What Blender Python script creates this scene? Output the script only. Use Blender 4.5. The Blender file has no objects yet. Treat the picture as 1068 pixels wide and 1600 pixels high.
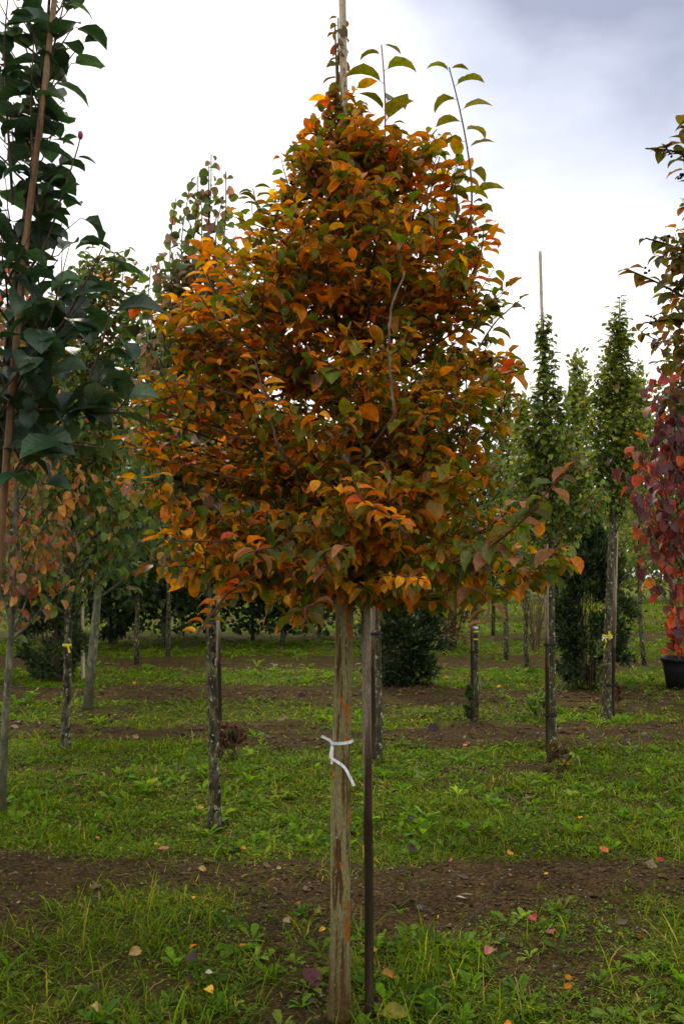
import bpy, math, colorsys
import numpy as np
from mathutils import Vector

S = bpy.context.scene
COL = S.collection
R = math.radians

# ------------------------------------------------------------------ camera
F = 1555.0            # focal length in pixels of the 1068x1600 photograph
CAMH = 1.6
PITCH = math.atan(100.0 / F)
cd = bpy.data.cameras.new('camera')
cd.sensor_fit = 'VERTICAL'; cd.sensor_height = 36.0; cd.sensor_width = 24.0
cd.lens = 36.0 * F / 1600.0
cd.clip_start = 0.05; cd.clip_end = 3000
cd.dof.use_dof = True; cd.dof.focus_distance = 3.7; cd.dof.aperture_fstop = 11.0
cam = bpy.data.objects.new('camera', cd); COL.objects.link(cam)
cam.location = (0, 0, CAMH); cam.rotation_euler = (R(90) + PITCH, 0, 0)
S.camera = cam

# ------------------------------------------------------------------ world + sun
SUN_EL, SUN_AZ = R(42), R(-14)         # azimuth from +Y towards +X
sund = Vector((math.sin(SUN_AZ) * math.cos(SUN_EL), math.cos(SUN_AZ) * math.cos(SUN_EL), math.sin(SUN_EL)))
W = bpy.data.worlds.new('World'); S.world = W; W.use_nodes = True
nt = W.node_tree; nt.nodes.clear()
def N(nt, t, **kw):
    n = nt.nodes.new(t)
    for k, v in kw.items(): setattr(n, k, v)
    return n
L_ = nt.links.new
out = N(nt, 'ShaderNodeOutputWorld'); bg = N(nt, 'ShaderNodeBackground'); bg.inputs['Strength'].default_value = 0.1
sky = N(nt, 'ShaderNodeTexSky', sky_type='NISHITA'); sky.sun_disc = False
sky.sun_elevation = SUN_EL; sky.sun_rotation = SUN_AZ; sky.air_density = 1.0; sky.dust_density = 2.0
tc = N(nt, 'ShaderNodeTexCoord')
mp = N(nt, 'ShaderNodeMapping'); mp.inputs['Scale'].default_value = (1.0, 1.0, 1.9); mp.inputs['Location'].default_value = (0.35, 0.1, 0.0)
nz = N(nt, 'ShaderNodeTexNoise'); nz.inputs['Scale'].default_value = 2.3; nz.inputs['Detail'].default_value = 5; nz.inputs['Roughness'].default_value = 0.5
L_(tc.outputs['Generated'], mp.inputs['Vector']); L_(mp.outputs['Vector'], nz.inputs['Vector'])
# thinner, lit cloud towards the sun; heavier grey cloud high on the right
dt = N(nt, 'ShaderNodeVectorMath', operation='DOT_PRODUCT'); L_(tc.outputs['Generated'], dt.inputs[0])
g = Vector((0.30, 0.79, 0.53)).normalized(); dt.inputs[1].default_value = g
mr = N(nt, 'ShaderNodeMapRange'); mr.inputs['From Min'].default_value = 0.945; mr.inputs['From Max'].default_value = 1.0
L_(dt.outputs['Value'], mr.inputs['Value'])
ad = N(nt, 'ShaderNodeMath', operation='MULTIPLY_ADD'); ad.inputs[1].default_value = 0.60
L_(mr.outputs['Result'], ad.inputs[0]); L_(nz.outputs['Fac'], ad.inputs[2])
rp = N(nt, 'ShaderNodeValToRGB'); L_(ad.outputs['Value'], rp.inputs['Fac'])
rp.color_ramp.elements[0].position = 0.50; rp.color_ramp.elements[0].color = (1.42, 1.38, 1.32, 1)
rp.color_ramp.elements[1].position = 1.08; rp.color_ramp.elements[1].color = (0.39, 0.43, 0.58, 1)
e = rp.color_ramp.elements.new(0.72); e.color = (0.95, 0.99, 1.10, 1)
e = rp.color_ramp.elements.new(0.88); e.color = (0.67, 0.72, 0.88, 1)
sc10 = N(nt, 'ShaderNodeVectorMath', operation='SCALE'); sc10.inputs['Scale'].default_value = 10.0
L_(rp.outputs['Color'], sc10.inputs[0])
mx = N(nt, 'ShaderNodeMix', data_type='RGBA'); mx.inputs['Factor'].default_value = 0.93
L_(sky.outputs['Color'], mx.inputs['A']); L_(sc10.outputs['Vector'], mx.inputs['B'])
L_(mx.outputs['Result'], bg.inputs['Color']); L_(bg.outputs['Background'], out.inputs['Surface'])

sl = bpy.data.lights.new('sun', 'SUN'); sl.energy = 1.5; sl.angle = R(10); sl.color = (1.0, 0.87, 0.68)
so = bpy.data.objects.new('sun', sl); COL.objects.link(so); so.location = sund * 30
so.rotation_euler = sund.to_track_quat('Z', 'Y').to_euler()
S.view_settings.view_transform = 'Standard'; S.view_settings.look = 'None'
S.view_settings.exposure = 0.12; S.view_settings.gamma = 1.0
S.cycles.max_bounces = 7; S.cycles.diffuse_bounces = 3; S.cycles.glossy_bounces = 2
S.cycles.transmission_bounces = 5; S.cycles.transparent_max_bounces = 6; S.cycles.caustics_reflective = False
S.cycles.use_denoising = True

# ------------------------------------------------------------------ helpers
cp, sp_ = math.cos(PITCH), math.sin(PITCH)
def at(px, py, Y):
    """the point seen at photo pixel (px,py) that stands Y metres in front of the camera"""
    a, b = (px - 534) / F, (800 - py) / F
    dx, dy, dz = a, cp - b * sp_, sp_ + b * cp
    k = Y / dy
    return np.array((dx * k, Y, CAMH + dz * k))
def gat(px, py):
    a, b = (px - 534) / F, (800 - py) / F
    dx, dy, dz = a, cp - b * sp_, sp_ + b * cp
    k = -CAMH / dz
    return np.array((dx * k, dy * k, 0.0))

def vnoise(x, y, seed=0):
    x = np.asarray(x, float) + seed * 17.13; y = np.asarray(y, float) + seed * 5.71
    xi = np.floor(x).astype(np.int64); yi = np.floor(y).astype(np.int64)
    xf, yf = x - xi, y - yi
    def h(a, b):
        n = (a * 374761393 + b * 668265263 + seed * 974711) & 0xffffffff
        n = ((n ^ (n >> 13)) * 1274126177) & 0xffffffff
        return ((n ^ (n >> 16)) & 0xffff) / 65535.0
    u, v = xf * xf * (3 - 2 * xf), yf * yf * (3 - 2 * yf)
    return (h(xi, yi) * (1 - u) + h(xi + 1, yi) * u) * (1 - v) + (h(xi, yi + 1) * (1 - u) + h(xi + 1, yi + 1) * u) * v
def fbm(x, y, seed=0, o=4):
    s, a, t = 0, .5, 0
    for i in range(o):
        s = s + a * vnoise(np.asarray(x) * 2 ** i, np.asarray(y) * 2 ** i, seed + i); t += a; a *= .5
    return s / t

def mesh_obj(name, V, Fq, mat, parent=None, attrs=None, smooth=True, loc=None):
    V = np.asarray(V, np.float32); me = bpy.data.meshes.new(name)
    if isinstance(Fq, np.ndarray):
        nf, k = Fq.shape; starts = np.arange(nf) * k; tot = np.full(nf, k); idx = Fq.ravel()
    else:
        tot = np.array([len(f) for f in Fq]); idx = np.concatenate([np.asarray(f) for f in Fq]); starts = np.concatenate([[0], np.cumsum(tot)[:-1]])
        nf = len(tot)
    me.vertices.add(len(V)); me.vertices.foreach_set('co', V.ravel())
    me.loops.add(len(idx)); me.loops.foreach_set('vertex_index', idx.astype(np.int32))
    me.polygons.add(nf); me.polygons.foreach_set('loop_start', starts.astype(np.int32))
    me.update(calc_edges=True)
    me.polygons.foreach_set('use_smooth', np.full(nf, smooth))
    for k, (ty, arr) in (attrs or {}).items():
        a = me.attributes.new(k, ty, 'POINT')
        a.data.foreach_set('color' if ty == 'FLOAT_COLOR' else 'vector' if ty == 'FLOAT_VECTOR' else 'value', np.asarray(arr, np.float32).ravel())
    if mat: me.materials.append(mat)
    me.update()
    o = bpy.data.objects.new(name, me); COL.objects.link(o)
    if parent is not None: o.parent = parent
    if loc is not None: o.location = loc
    return o
def tag(o, label=None, cat=None, group=None, kind=None):
    if label: o['label'] = label
    if cat: o['category'] = cat
    if group: o['group'] = group
    if kind: o['kind'] = kind
    return o
def empty(name, loc, label, cat, group=None):
    o = bpy.data.objects.new(name, None); COL.objects.link(o); o.location = loc; o.empty_display_size = .1
    return tag(o, label, cat, group)
def nrm(v):
    v = np.asarray(v, float); return v / (np.linalg.norm(v, axis=-1, keepdims=True) + 1e-9)

class Tubes:
    def __init__(s): s.V = []; s.F = []; s.n = 0
    def add(s, P, Rr, k=6, cap=True, lump=0.0, rng=None, squash=1.0):
        P = np.asarray(P, float); n = len(P); Rr = np.broadcast_to(np.asarray(Rr, float), (n,))
        T = nrm(np.gradient(P, axis=0))
        ref = np.array([0, 0, 1.]) if abs(T[:, 2]).mean() < .8 else np.array([0, 1., 0])
        A = nrm(np.cross(T, ref)); B = np.cross(T, A)
        th = np.arange(k) * 2 * math.pi / k
        rad = Rr[:, None] * np.ones((1, k))
        if lump and rng is not None:
            zz = np.cumsum(np.r_[0, np.linalg.norm(np.diff(P, axis=0), axis=1)])
            o1 = rng.random() * 50
            nn = fbm(zz[:, None] * 7 + o1, np.cos(th)[None] * 1.5 + np.sin(th)[None] * .9 + o1, 3, 3)
            rad = rad * (1 + lump * (nn - .5) * 2)
        V = P[:, None] + rad[..., None] * (np.cos(th)[None, :, None] * A[:, None] * squash + np.sin(th)[None, :, None] * B[:, None])
        i = np.arange(n - 1)[:, None] * k; j = np.arange(k)[None]; j2 = (j + 1) % k
        q = np.stack([i + j, i + j2, i + k + j2, i + k + j], -1).reshape(-1, 4) + s.n
        s.V.append(V.reshape(-1, 3)); s.F += list(q)
        if cap: s.F.append(np.arange(k)[::-1] + s.n); s.F.append(np.arange(k) + s.n + (n - 1) * k)
        s.n += n * k
    def build(s, name, mat, parent=None, base=(0, 0, 0), loc=None):
        return mesh_obj(name, np.concatenate(s.V) - np.asarray(base), s.F, mat, parent, loc=loc)

# leaf outlines: (u along the leaf, half width)
PROF = {
 'ovate': ([-.16, -.01, .10, .28, .5, .72, .88, 1.0], [.07, .07, .62, .97, 1.0, .72, .30, .0]),
 'round': ([-.30, -.01, .06, .22, .5, .75, .91, 1.0], [.05, .05, .74, 1.0, 1.0, .68, .28, .0]),
 'small': ([-.10, .05, .3, .65, 1.0], [.03, .35, 1.0, .8, .0]),
 'tongue': ([0, .2, .5, .8, 1.0], [.18, .30, .75, 1.0, .15]),
 'chip': ([0, .45, 1.0], [.3, 1.0, .1]),
}
class Leaves:
    def __init__(s): s.b = []
    def add(s, pos, axis, nor, length, width, bend, fold, c1, c2, droop=None):
        n = len(pos); f = lambda a: np.broadcast_to(np.asarray(a, float), (n,)).copy()
        s.b.append((np.asarray(pos, float), nrm(axis), np.asarray(nor, float), f(length), f(width), f(bend), f(fold), np.broadcast_to(c1, (n, 3)).copy(), np.broadcast_to(c2, (n, 3)).copy()))
    def build(s, name, mat, prof, parent=None, base=(0, 0, 0), cols=3, rng=None, twist=.25, pet=None, loc=None):
        pos, ax, no, ln, wd, bd, fd, c1, c2 = [np.concatenate([b[i] for b in s.b]) for i in range(9)]
        n = len(pos); u, w = map(np.array, PROF[prof]); m = len(u)
        sd = nrm(np.cross(ax, no)); no = np.cross(sd, ax)
        uu = np.clip(u, 0, 1)
        th = bd[:, None] * (uu[None] ** 1.1)                       # bend angle along the leaf
        du = np.diff(u, prepend=u[0])
        thm = np.concatenate([th[:, :1], (th[:, 1:] + th[:, :-1]) / 2], 1)
        ca = np.cumsum(np.cos(thm) * du, 1); cn = np.cumsum(-np.sin(thm) * du, 1)
        C = pos[:, None] + ln[:, None, None] * (ca[..., None] * ax[:, None] + cn[..., None] * no[:, None])
        loc_n = np.sin(th)[..., None] * ax[:, None] + np.cos(th)[..., None] * no[:, None]
        rr = (rng.random((n, 1)) - .5) * 2 * twist if rng is not None else np.zeros((n, 1))
        tw = rr * uu[None]
        sdr = sd[:, None] * np.cos(tw)[..., None] + loc_n * np.sin(tw)[..., None]
        lnr = -sd[:, None] * np.sin(tw)[..., None] + loc_n * np.cos(tw)[..., None]
        vs = np.array([-1, 0, 1.]) if cols == 3 else np.array([-1, -.5, 0, .5, 1])
        ph = fd[:, None, None] * (np.abs(vs)[None, None] * 1.0)
        hw = (wd[:, None] * w[None])[..., None] * vs[None, None]
        wav = 0
        if cols == 5 and rng is not None:
            wav = (np.abs(vs) > .9)[None, None] * wd[:, None, None] * w[None, :, None] * (rng.random((n, m, 5)) - .5) * .28
        V = C[:, :, None] + (hw * np.cos(ph))[..., None] * sdr[:, :, None] + (np.abs(hw) * np.sin(ph) + wav)[..., None] * lnr[:, :, None]
        k = len(vs)
        t = np.clip(uu[None, :, None] * .75 + np.abs(vs)[None, None] * .45 - .15, 0, 1) * np.ones((n, 1, 1))
        jit = (rng.random((n, m, k)) - .5) * .5 if rng is not None else 0
        t = np.clip(t + jit * .7, 0, 1)[..., None]
        colr = c1[:, None, None] * (1 - t) + c2[:, None, None] * t
        if pet is not None: colr[:, 0] = pet; colr[:, 1, k // 2] = pet
        rgba = np.concatenate([colr, np.ones(colr.shape[:-1] + (1,))], -1)
        luv = np.stack(np.broadcast_arrays(uu[None, :, None], vs[None, None] * w[None, :, None], (np.arange(n) % 97)[:, None, None] / 97.), -1)
        i = np.arange(m - 1)[:, None] * k; j = np.arange(k - 1)[None]
        q = np.stack([i + j, i + j + 1, i + k + j + 1, i + k + j], -1).reshape(1, -1, 4) + (np.arange(n) * m * k)[:, None, None]
        return mesh_obj(name, V.reshape(-1, 3) - np.asarray(base), q.reshape(-1, 4), mat, parent,
                        {'Col': ('FLOAT_COLOR', rgba.reshape(-1, 4)), 'luv': ('FLOAT_VECTOR', luv.reshape(-1, 3))}, loc=loc)

# ------------------------------------------------------------------ materials
def newmat(name):
    m = bpy.data.materials.new(name); m.use_nodes = True; nt = m.node_tree; nt.nodes.clear()
    o = N(nt, 'ShaderNodeOutputMaterial'); return m, nt, o
def leaf_mat(name, trans=.42, rough=.42, spec=.5, veins=.35, tcol=(1.0, .92, .6)):
    m, nt, o = newmat(name); L = nt.links.new
    a = N(nt, 'ShaderNodeAttribute', attribute_name='Col'); v = N(nt, 'ShaderNodeAttribute', attribute_name='luv')
    tcn = N(nt, 'ShaderNodeTexCoord')
    nz = N(nt, 'ShaderNodeTexNoise'); nz.inputs['Scale'].default_value = 60; nz.inputs['Detail'].default_value = 3
    L(tcn.outputs['Object'], nz.inputs['Vector'])
    sx = N(nt, 'ShaderNodeSeparateXYZ'); L(v.outputs['Vector'], sx.inputs[0])
    ab = N(nt, 'ShaderNodeMath', operation='ABSOLUTE'); L(sx.outputs['Y'], ab.inputs[0])
    sb = N(nt, 'ShaderNodeMath', operation='MULTIPLY_ADD'); sb.inputs[1].default_value = -.38; L(ab.outputs[0], sb.inputs[0]); L(sx.outputs['X'], sb.inputs[2])
    fr = N(nt, 'ShaderNodeMath', operation='MULTIPLY'); fr.inputs[1].default_value = 46; L(sb.outputs[0], fr.inputs[0])
    sn = N(nt, 'ShaderNodeMath', operation='SINE'); L(fr.outputs[0], sn.inputs[0])
    sr = N(nt, 'ShaderNodeMapRange'); sr.inputs['From Min'].default_value = .6; sr.inputs['From Max'].default_value = 1.0; L(sn.outputs[0], sr.inputs['Value'])
    mid = N(nt, 'ShaderNodeMapRange'); mid.inputs['From Min'].default_value = .09; mid.inputs['From Max'].default_value = .02; L(ab.outputs[0], mid.inputs['Value'])
    mxx = N(nt, 'ShaderNodeMath', operation='MAXIMUM'); L(sr.outputs[0], mxx.inputs[0]); L(mid.outputs[0], mxx.inputs[1])
    hs = N(nt, 'ShaderNodeHueSaturation'); L(a.outputs['Color'], hs.inputs['Color'])
    vr = N(nt, 'ShaderNodeMapRange'); vr.inputs['From Min'].default_value = .3; vr.inputs['From Max'].default_value = .7
    vr.inputs['To Min'].default_value = .68; vr.inputs['To Max'].default_value = 1.3; L(nz.outputs['Fac'], vr.inputs['Value'])
    v2 = N(nt, 'ShaderNodeMath', operation='MULTIPLY_ADD'); v2.inputs[1].default_value = veins * .8; L(mxx.outputs[0], v2.inputs[0]); L(vr.outputs[0], v2.inputs[2])
    L(v2.outputs[0], hs.inputs['Value'])
    bp = N(nt, 'ShaderNodeBump'); bp.inputs['Strength'].default_value = .35; bp.inputs['Distance'].default_value = .0015
    L(mxx.outputs[0], bp.inputs['Height'])
    p = N(nt, 'ShaderNodeBsdfPrincipled'); p.inputs['Roughness'].default_value = rough; p.inputs['Specular IOR Level'].default_value = spec
    L(hs.outputs['Color'], p.inputs['Base Color']); L(bp.outputs['Normal'], p.inputs['Normal'])
    tr = N(nt, 'ShaderNodeBsdfTranslucent')
    tm = N(nt, 'ShaderNodeMix', data_type='RGBA', blend_type='MULTIPLY'); tm.inputs['Factor'].default_value = 1
    tm.inputs['B'].default_value = (*[1.6 * c for c in tcol], 1); L(hs.outputs['Color'], tm.inputs['A']); L(tm.outputs['Result'], tr.inputs['Color'])
    mxs = N(nt, 'ShaderNodeMixShader'); mxs.inputs['Fac'].default_value = trans
    L(p.outputs[0], mxs.inputs[1]); L(tr.outputs[0], mxs.inputs[2]); L(mxs.outputs[0], o.inputs['Surface'])
    return m
def bark_mat(name, stops, patches=(), scale=(30, 30, 6), rough=.85, bump=.6, flecks=None, spec=.12, wet=None):
    """stops: [(pos, rgb)] on stretched noise; patches: [(rgb, scale xyz, lo, hi)] lying over it; flecks: (rgb, scale, threshold)"""
    m, nt, o = newmat(name); L = nt.links.new
    tcn = N(nt, 'ShaderNodeTexCoord')
    def noise(sc, det=5, seed=0., rgh=.6):
        mp = N(nt, 'ShaderNodeMapping'); mp.inputs['Scale'].default_value = sc; mp.inputs['Location'].default_value = (seed, seed * .7, seed * 1.3)
        n = N(nt, 'ShaderNodeTexNoise'); n.inputs['Scale'].default_value = 1; n.inputs['Detail'].default_value = det; n.inputs['Roughness'].default_value = rgh
        L(tcn.outputs['Object'], mp.inputs['Vector']); L(mp.outputs[0], n.inputs['Vector']); return n
    n1 = noise(scale); rp = N(nt, 'ShaderNodeValToRGB'); L(n1.outputs['Fac'], rp.inputs['Fac'])
    el = rp.color_ramp.elements
    el[0].position, el[0].color = stops[0][0], (*stops[0][1], 1); el[1].position, el[1].color = stops[-1][0], (*stops[-1][1], 1)
    for ps, c in stops[1:-1]: x = el.new(ps); x.color = (*c, 1)
    cur = rp.outputs['Color']
    def over(cur, fac, rgb):
        mm = N(nt, 'ShaderNodeMix', data_type='RGBA'); L(fac, mm.inputs['Factor']); L(cur, mm.inputs['A']); mm.inputs['B'].default_value = (*rgb, 1)
        return mm.outputs['Result']
    for i, (rgb, sc, lo, hi) in enumerate(patches):
        n = noise(sc, 4, 3.1 + i * 7.7); r = N(nt, 'ShaderNodeMapRange'); r.inputs['From Min'].default_value = lo; r.inputs['From Max'].default_value = hi
        L(n.outputs['Fac'], r.inputs['Value']); cur = over(cur, r.outputs[0], rgb)
    if flecks:
        n = noise(flecks[1], 6, 21.3, .7); r = N(nt, 'ShaderNodeMapRange'); r.inputs['From Min'].default_value = flecks[2]; r.inputs['From Max'].default_value = flecks[2] + .03
        L(n.outputs['Fac'], r.inputs['Value']); cur = over(cur, r.outputs[0], flecks[0])
    if wet:   # damp, algae-dark foot of the trunk
        sx = N(nt, 'ShaderNodeSeparateXYZ'); L(tcn.outputs['Object'], sx.inputs[0])
        nn = noise((9, 9, 5), 3, 9.); ad = N(nt, 'ShaderNodeMath', operation='MULTIPLY_ADD'); ad.inputs[1].default_value = .5; L(nn.outputs['Fac'], ad.inputs[0]); L(sx.outputs['Z'], ad.inputs[2])
        r = N(nt, 'ShaderNodeMapRange'); r.inputs['From Min'].default_value = wet[1]; r.inputs['From Max'].default_value = wet[2]
        r.inputs['To Min'].default_value = .9; r.inputs['To Max'].default_value = 0; L(ad.outputs[0], r.inputs['Value']); cur = over(cur, r.outputs[0], wet[0])
    ng = noise((130, 130, 70), 5, 13., .75); gr = N(nt, 'ShaderNodeMapRange'); gr.inputs['From Min'].default_value = .35; gr.inputs['From Max'].default_value = .65
    gr.inputs['To Min'].default_value = .62; gr.inputs['To Max'].default_value = 1.32; L(ng.outputs['Fac'], gr.inputs['Value'])
    hv = N(nt, 'ShaderNodeHueSaturation'); L(cur, hv.inputs['Color']); L(gr.outputs[0], hv.inputs['Value']); cur = hv.outputs['Color']
    nb = noise((scale[0] * 4, scale[1] * 4, scale[2] * 5), 4, 1.); adb = N(nt, 'ShaderNodeMath', operation='MULTIPLY_ADD'); adb.inputs[1].default_value = .35
    L(nb.outputs['Fac'], adb.inputs[0]); L(n1.outputs['Fac'], adb.inputs[2])
    bp = N(nt, 'ShaderNodeBump'); bp.inputs['Strength'].default_value = bump; bp.inputs['Distance'].default_value = .006; L(adb.outputs[0], bp.inputs['Height'])
    p = N(nt, 'ShaderNodeBsdfPrincipled'); p.inputs['Roughness'].default_value = rough; p.inputs['Specular IOR Level'].default_value = spec
    L(cur, p.inputs['Base Color']); L(bp.outputs[0], p.inputs['Normal']); L(p.outputs[0], o.inputs['Surface'])
    return m
def plain_mat(name, c1, c2, scale=20, rough=.6, bump=.2):
    return bark_mat(name, [(.35, c1), (.65, c2)], scale=(scale, scale, scale), rough=rough, bump=bump)

M_orange = leaf_mat('autumn_leaf', trans=.42, rough=.42, spec=.34, tcol=(1.05, 1.05, .28))
M_green = leaf_mat('dark_leathery_leaf', trans=.30, rough=.36, spec=.5, veins=.6, tcol=(.9, 1.0, .5))
M_soft = leaf_mat('soft_leaf', trans=.38, rough=.5, spec=.4)
M_far = leaf_mat('far_leaf', trans=.35, rough=.6, spec=.3, veins=0)
M_grass = leaf_mat('grass_blade', trans=.40, rough=.65, spec=.10, veins=0, tcol=(1.1, 1.1, .3))
M_weed = leaf_mat('weed_leaf', trans=.38, rough=.6, spec=.12, veins=.3, tcol=(1.1, 1.1, .3))
M_litter = leaf_mat('litter_leaf', trans=.2, rough=.6, spec=.3, veins=.2)
B_main = bark_mat('peeling_bark', [(.34, (.045, .022, .007)), (.42, (.095, .055, .018)), (.435, (.17, .145, .060)), (.53, (.215, .195, .090)), (.545, (.13, .095, .040)), (.57, (.20, .18, .09)), (.64, (.30, .27, .16))],
                  patches=[((.080, .040, .014), (22, 22, 2.0), .57, .585), ((.32, .10, .016), (15, 15, 8), .595, .605)],
                  flecks=((.38, .35, .26), (85, 85, 40), .625), scale=(28, 28, 2.0), rough=.75, bump=.9, wet=((.07, .045, .014), .25, .75))
B_twig = bark_mat('twig_bark', [(.35, (.045, .028, .018)), (.65, (.13, .085, .05))], scale=(60, 60, 20), rough=.65, bump=.3)
B_redtwig = bark_mat('red_twig', [(.35, (.12, .04, .03)), (.65, (.22, .08, .05))], scale=(60, 60, 20), rough=.5, bump=.2)
B_pinktwig = bark_mat('pinkish_twig', [(.35, (.10, .06, .035)), (.65, (.26, .17, .11))], scale=(50, 50, 14), rough=.7, bump=.4)
B_stake = bark_mat('stake_wood', [(.38, (.045, .027, .014)), (.48, (.13, .092, .055)), (.56, (.30, .25, .18))], scale=(22, 22, 1.6), rough=.65, bump=.3,
                   flecks=((.25, .24, .16), (90, 90, 70), .68), wet=((.022, .015, .006), 1.00, 1.07))
B_dark = bark_mat('lichened_bark', [(.35, (.022, .018, .012)), (.5, (.055, .046, .028)), (.65, (.11, .10, .065))],
                  patches=[((.12, .13, .055), (16, 16, 8), .52, .58), ((.02, .014, .008), (24, 24, 12), .56, .60)], flecks=((.36, .36, .26), (32, 32, 24), .585), scale=(26, 26, 9), bump=1.0)
B_pale = bark_mat('white_lichen_bark', [(.35, (.03, .025, .014)), (.5, (.065, .058, .032)), (.65, (.12, .11, .062))],
                  flecks=((.42, .41, .30), (34, 34, 22), .575), scale=(26, 26, 9), bump=.9)
B_grey = bark_mat('smooth_grey_bark', [(.35, (.06, .058, .035)), (.5, (.12, .12, .075)), (.65, (.19, .19, .13))],
                  patches=[((.22, .22, .16), (18, 18, 10), .55, .60)], flecks=((.05, .035, .02), (14, 14, 50), .60), scale=(20, 20, 8), bump=.5, wet=((.05, .05, .02), .3, 1.0))
B_bamboo = bark_mat('bamboo_skin', [(.35, (.085, .042, .018)), (.5, (.16, .085, .038)), (.65, (.26, .17, .09))], scale=(40, 40, 1.5), rough=.45, bump=.1,
                    patches=[((.11, .06, .03), (14, 14, 3), .60, .68)])
B_bamboo_pale = bark_mat('weathered_bamboo', [(.35, (.30, .23, .14)), (.5, (.42, .35, .24)), (.65, (.55, .48, .36))], scale=(40, 40, 1.5), rough=.5, bump=.1,
                    patches=[((.16, .12, .08), (14, 14, 3), .60, .68)])
M_berry = plain_mat('black_berry', (.008, .006, .010), (.02, .012, .02), 30, .25, 0)
M_white = plain_mat('white_ribbon_cloth', (.72, .74, .76), (.80, .82, .84), 60, .55, .1)
M_yellow = plain_mat('yellow_ribbon_plastic', (.60, .52, .02), (.70, .60, .05), 60, .5, .1)
M_rubber = plain_mat('black_rubber', (.012, .012, .012), (.03, .03, .03), 60, .6, .2)
M_pot = plain_mat('black_pot_plastic', (.012, .012, .014), (.022, .022, .024), 30, .45, .1)
M_bud = plain_mat('purple_bud', (.20, .03, .07), (.30, .06, .12), 60, .45, .1)

# ------------------------------------------------------------------ ground
# soil and grass run in bands across the view (the nursery rows); bands given by distance
BX = np.array([0, 3.0, 4.4, 4.68, 5.16, 5.62, 6.05, 6.3, 8.0, 8.25, 8.7, 9.0, 9.6, 9.8, 10.6, 10.9, 12.3, 12.8, 14.4, 14.8, 16.8, 17.3, 19.6, 20.2, 24.5, 25.2, 28.5, 29.3, 34, 35, 38, 39, 44, 45, 49, 50, 400])
BY = np.array([.82, .82, .80, .72, .05, .05, .80, 1.0, .95, .55, .5, .95, .9, .08, .06, .85, .85, .05, .05, .85, .85, .12, .12, .9, .9, .25, .25, .95, .95, .35, .35, .95, .95, .5, .5, 1, 1])
def cover(x, y):
    x = np.asarray(x, float); y = np.asarray(y, float)
    yy = y + (fbm(x * .9, y * .7, 5, 4) - .5) * .17 * np.clip(y, 3, 12) + x * .03
    b = np.interp(yy, BX, BY)
    p = fbm(x * 1.7, y * 1.7, 11, 4)
    near = np.clip((5.2 - y) / .8, 0, 1)
    q = np.clip((p - (.44 + .05 * near)) * 8, -1, 1)
    return np.clip(b + q * (.10 + .28 * (b > .3)) * (1 + .5 * near), 0, 1)
def gh(x, y):
    x = np.asarray(x, float); y = np.asarray(y, float)
    fade = np.clip(1.4 - y / 30, .1, 1)
    c = np.interp(y + (fbm(x * .9, y * .7, 5, 4) - .5) * .17 * np.clip(y, 3, 12) + x * .03, BX, BY)
    h = (.5 - c) * .05 + (fbm(x * 1.3, y * 1.3, 21, 3) - .5) * .10 + (fbm(x * 7, y * 7, 31, 3) - .5) * .035
    return h * fade
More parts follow.
